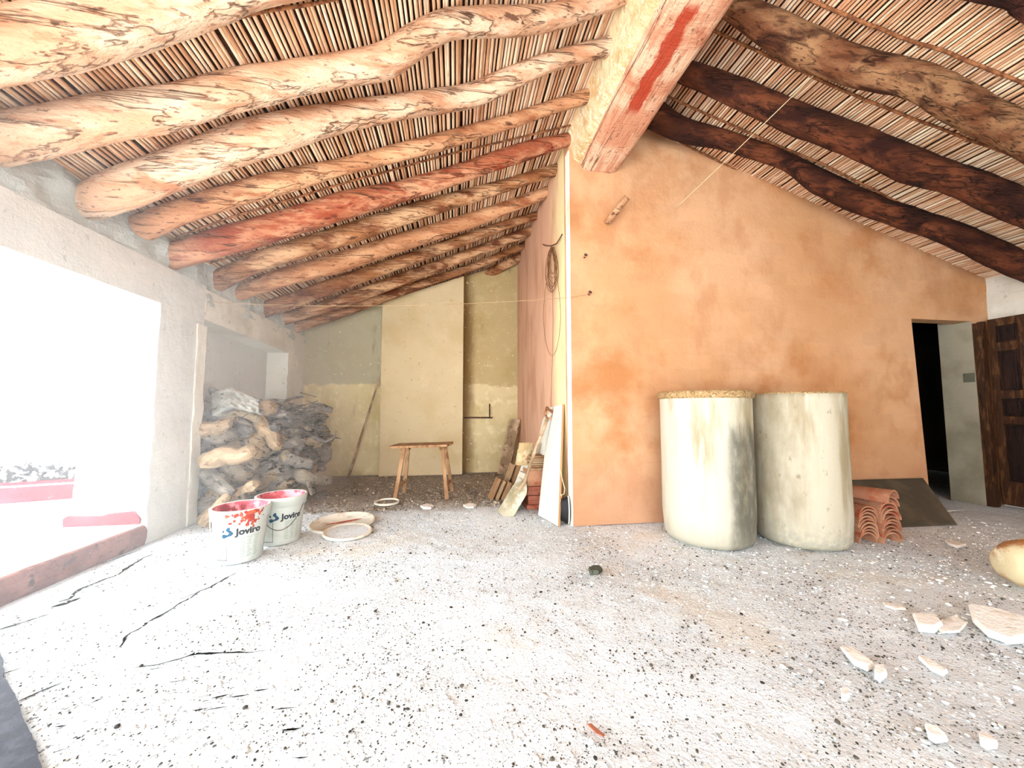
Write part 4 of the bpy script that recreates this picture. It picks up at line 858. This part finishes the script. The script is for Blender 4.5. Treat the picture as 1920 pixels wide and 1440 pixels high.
# ------------------------------------------------------------------ rubble
def chunk(name, pts, th, mt, label, tilt=0, z=.003, group=None, cat='rubble'):
    P_ = [flr(u, v) for u, v in pts]; c = sum(P_, Vector()) / len(P_); vs = []
    for lev, s in ((0, .93), (th * .5, 1.03), (th, .9)):
        for p in P_:
            d = (p - c) * s; vs.append(Vector((c.x + d.x, c.y + d.y, z + lev + tilt * (d.x) + .006 * nz(p * 40 + Vector((0, 0, lev * 99))))))
    n = len(P_); fs = [tuple(range(n))[::-1], tuple(range(2 * n, 3 * n))] + [(l * n + i, l * n + (i + 1) % n, (l + 1) * n + (i + 1) % n, (l + 1) * n + i) for l in (0, 1) for i in range(n)]
    zm = min(v.z for v in vs)
    for v in vs: v.z += z - zm
    return tag(B().add(vs, fs).build(name, mt, loc=Vector((c.x, c.y, 0))), label, cat, group)
chunk('plaster_slab', [(1818, 1150), (1868, 1160), (1935, 1182), (1960, 1200), (1920, 1212), (1895, 1214), (1850, 1196), (1826, 1176)], .035, M['rubble'], 'largest flat white rubble slab at the right edge, below the jug', .08)
chunk('plaster_chunk', [(1712, 1162), (1755, 1164), (1768, 1180), (1752, 1190), (1722, 1186)], .035, M['rubble'], 'white rubble chunk left of the largest slab', 0)
chunk('plaster_chunk', [(1752, 1172), (1790, 1160), (1815, 1172), (1800, 1190), (1765, 1192)], .012, M['rubble'], 'thin flat rubble flake between white chunk and largest slab')
chunk('wood_splinter', [(1576, 1222), (1598, 1224), (1640, 1256), (1628, 1262), (1600, 1250)], .022, M['rubble'], 'long white splinter lying alone in front of the right drum')
chunk('wood_splinter', [(1722, 1238), (1735, 1238), (1778, 1266), (1770, 1272), (1745, 1260)], .016, M['rubble'], 'slim white splinter right of the lone one')
chunk('plaster_chunk', [(1640, 1262), (1658, 1260), (1664, 1272), (1650, 1282), (1640, 1276)], .03, M['rubble'], 'small white lump at the tip of the lone splinter')
chunk('plaster_chunk', [(1578, 1305), (1590, 1303), (1594, 1312), (1586, 1320), (1578, 1316)], .025, M['rubble'], 'small round white lump nearest the picture centre on the right')
chunk('plaster_chunk', [(1735, 1370), (1760, 1378), (1778, 1396), (1755, 1398), (1740, 1388)], .022, M['rubble'], 'small white piece near the lower edge, under the slim splinter')
chunk('plaster_chunk', [(1836, 1388), (1858, 1394), (1872, 1406), (1852, 1410), (1838, 1402)], .025, M['rubble'], 'small white piece nearest the bottom right corner')
chunk('plaster_chunk', [(1772, 1017), (1790, 1019), (1812, 1026), (1796, 1030), (1778, 1024)], .02, M['rubble'], 'small white piece right of the roof tiles')
chunk('plaster_chunk', [(1655, 1133), (1690, 1138), (1700, 1146), (1680, 1146), (1660, 1140)], .012, M['rubble'], 'flat white flake midway between the right drum and the splinters')
chunk('stone', [(1103, 1073), (1112, 1068), (1124, 1068), (1130, 1074), (1122, 1080), (1106, 1080)], .028, M['dstone'], 'dark greenish stone alone in the middle of the floor', cat='stone')
chunk('wood_chip', [(1100, 1362), (1108, 1360), (1134, 1382), (1130, 1386), (1118, 1380)], .005, M['brick'], 'small reddish wood chip at the bottom centre', cat='chip')
chunk('stone', [(1556, 1032 - 4), (1564, 1027), (1568, 1032), (1562, 1036)], .02, M['rubble'], 'tiny white pebble at the foot of the right drum', cat='stone')
for k, (u, v) in enumerate(((955, 948), (880, 950), (800, 952), (1015, 925))):
    chunk('plaster_chunk', [(u - 12, v), (u, v - 4), (u + 14, v - 1), (u + 8, v + 4), (u - 6, v + 4)], .02, M['rubble'], ['pale rubble piece at the shovel tip', 'pale rubble piece right of the stool', 'pale rubble piece under the stool', 'pale rubble piece behind the bricks'][k])
# gravel as stuff
def ico():
    bm = bmesh.new(); bmesh.ops.create_icosphere(bm, subdivisions=1, radius=1); v = np.array([tuple(q.co) for q in bm.verts]); f = np.array([[q.index for q in p.verts] for p in bm.faces]); bm.free(); return v, f
IV, IF = ico()
def gravel(name, N, sz, mt, box, label, dens=1.6, seed=1, flat=.55):
    r = np.random.default_rng(seed); P = []
    while len(P) < N:
        x = r.uniform(box[0], box[1]); y = box[2] + (box[3] - box[2]) * r.uniform() ** 1.25
        if x > XS - .02 and y > YF - .02: continue
        if x > XS + 2 and y > 3.3: continue
        if .5 + .75 * noise.fractal(Vector((x * dens, y * dens, seed)), 1, 2, 4) < r.uniform(): continue
        P.append((x, y))
    P = np.array(P); s = sz[0] * np.exp(r.normal(0, .45, N)); s = np.minimum(s, sz[1])
    sc = s[:, None] * r.uniform(.6, 1.4, (N, 3)); sc[:, 2] *= flat; a = r.uniform(0, 6.28, N); c_, s_ = np.cos(a), np.sin(a)
    V = IV[None] * sc[:, None] * (1 + .25 * r.uniform(-1, 1, (N, IV.shape[0], 1))); x = V[..., 0] * c_[:, None] - V[..., 1] * s_[:, None]; y = V[..., 0] * s_[:, None] + V[..., 1] * c_[:, None]
    V = np.stack([x + P[:, 0:1], y + P[:, 1:2], V[..., 2] + sc[:, 2:3] * .4], -1).reshape(-1, 3); F = (IF[None] + (np.arange(N) * len(IV))[:, None, None]).reshape(-1, 3)
    me = bpy.data.meshes.new(name); me.vertices.add(len(V)); me.vertices.foreach_set('co', V.ravel().astype(np.float32)); me.loops.add(F.size); me.loops.foreach_set('vertex_index', F.ravel().astype(np.int32))
    me.polygons.add(len(F)); me.polygons.foreach_set('loop_start', np.arange(0, F.size, 3, dtype=np.int32)); me.polygons.foreach_set('loop_total', np.full(len(F), 3, np.int32)); me.update(calc_edges=True); me.validate()
    me.materials.append(mt); o = bpy.data.objects.new(name, me); COL.objects.link(o); o['kind'] = 'stuff'; o['label'] = label; o['category'] = 'gravel'; return o
gravel('gravel', 14000, (.0036, .014), M['grit'], (-2.4, 4.6, .55, 4.6), 'pale grit and crumbs of mortar scattered over the floor', seed=1)
gravel('gravel', 30000, (.0024, .010), M['gritd'], (-2.4, 4.6, .55, 4.6), 'dark grit scattered over the floor', 2.2, seed=2)
gravel('gravel', 4000, (.008, .026), M['earth'], (-1.6, 1.05, 4.3, 6.4), 'brown rubble crumbs on the earth of the far recess', 1.4, seed=3)
gravel('gravel', 900, (.006, .020), M['rubble'], (1.2, 5.2, .8, 3.3), 'white mortar crumbs on the right half of the floor', 1.2, seed=4)
# cracks in the screed
def crack(uv, w, seed):
    P_ = [flr(u, v, .012) for u, v in uv]; out = []
    for i in range(len(P_) - 1):
        k = max(2, int((P_[i + 1] - P_[i]).length / .02))
        for s in range(k): out.append(P_[i].lerp(P_[i + 1], s / k))
    out.append(P_[-1]); vs = []; n = len(out)
    for i, p in enumerate(out):
        t = (out[min(i + 1, n - 1)] - out[max(i - 1, 0)]).normalized(); s_ = Vector((-t.y, t.x, 0)); p.z = floorz(p.x, p.y) + .0035; ww = 2.3 * w * (.3 + 1.0 * abs(nz((i * .35, seed, 0)))) * min(1, 4 * min(i, n - 1 - i) / n + .1)
        p = p + s_ * (.012 * nz((i * .3, seed, 7))); vs += [p + s_ * ww, p - s_ * ww]
    B().add(vs, [(2 * i, 2 * i + 2, 2 * i + 3, 2 * i + 1) for i in range(n - 1)]).build('crack', M['crack'], floor)
crack([(455, 1062), (425, 1080), (395, 1098), (375, 1105), (335, 1130), (290, 1155), (245, 1180), (225, 1205), (178, 1232)], .006, 1)
crack([(375, 1105), (350, 1115), (330, 1120)], .004, 2)
crack([(305, 1030), (270, 1042), (215, 1075), (175, 1090), (150, 1100), (130, 1118), (68, 1138)], .009, 3)
crack([(160, 1113), (120, 1128), (88, 1136)], .012, 4)
crack([(105, 1143), (70, 1152), (0, 1175), (-60, 1190)], .006, 5)
crack([(510, 1212), (430, 1218), (360, 1223), (300, 1240), (230, 1250)], .004, 6)
crack([(125, 1270), (90, 1285), (25, 1312)], .006, 7)
crack([(48, 1240), (0, 1256), (-60, 1270)], .005, 8)
crack([(270, 1026), (230, 1040), (170, 1060)], .005, 9)
for k in range(16):
    u, v = random.uniform(20, 640), random.uniform(1190, 1420); crack([(u, v), (u + random.uniform(15, 50), v - random.uniform(2, 14))], .0025, 20 + k)
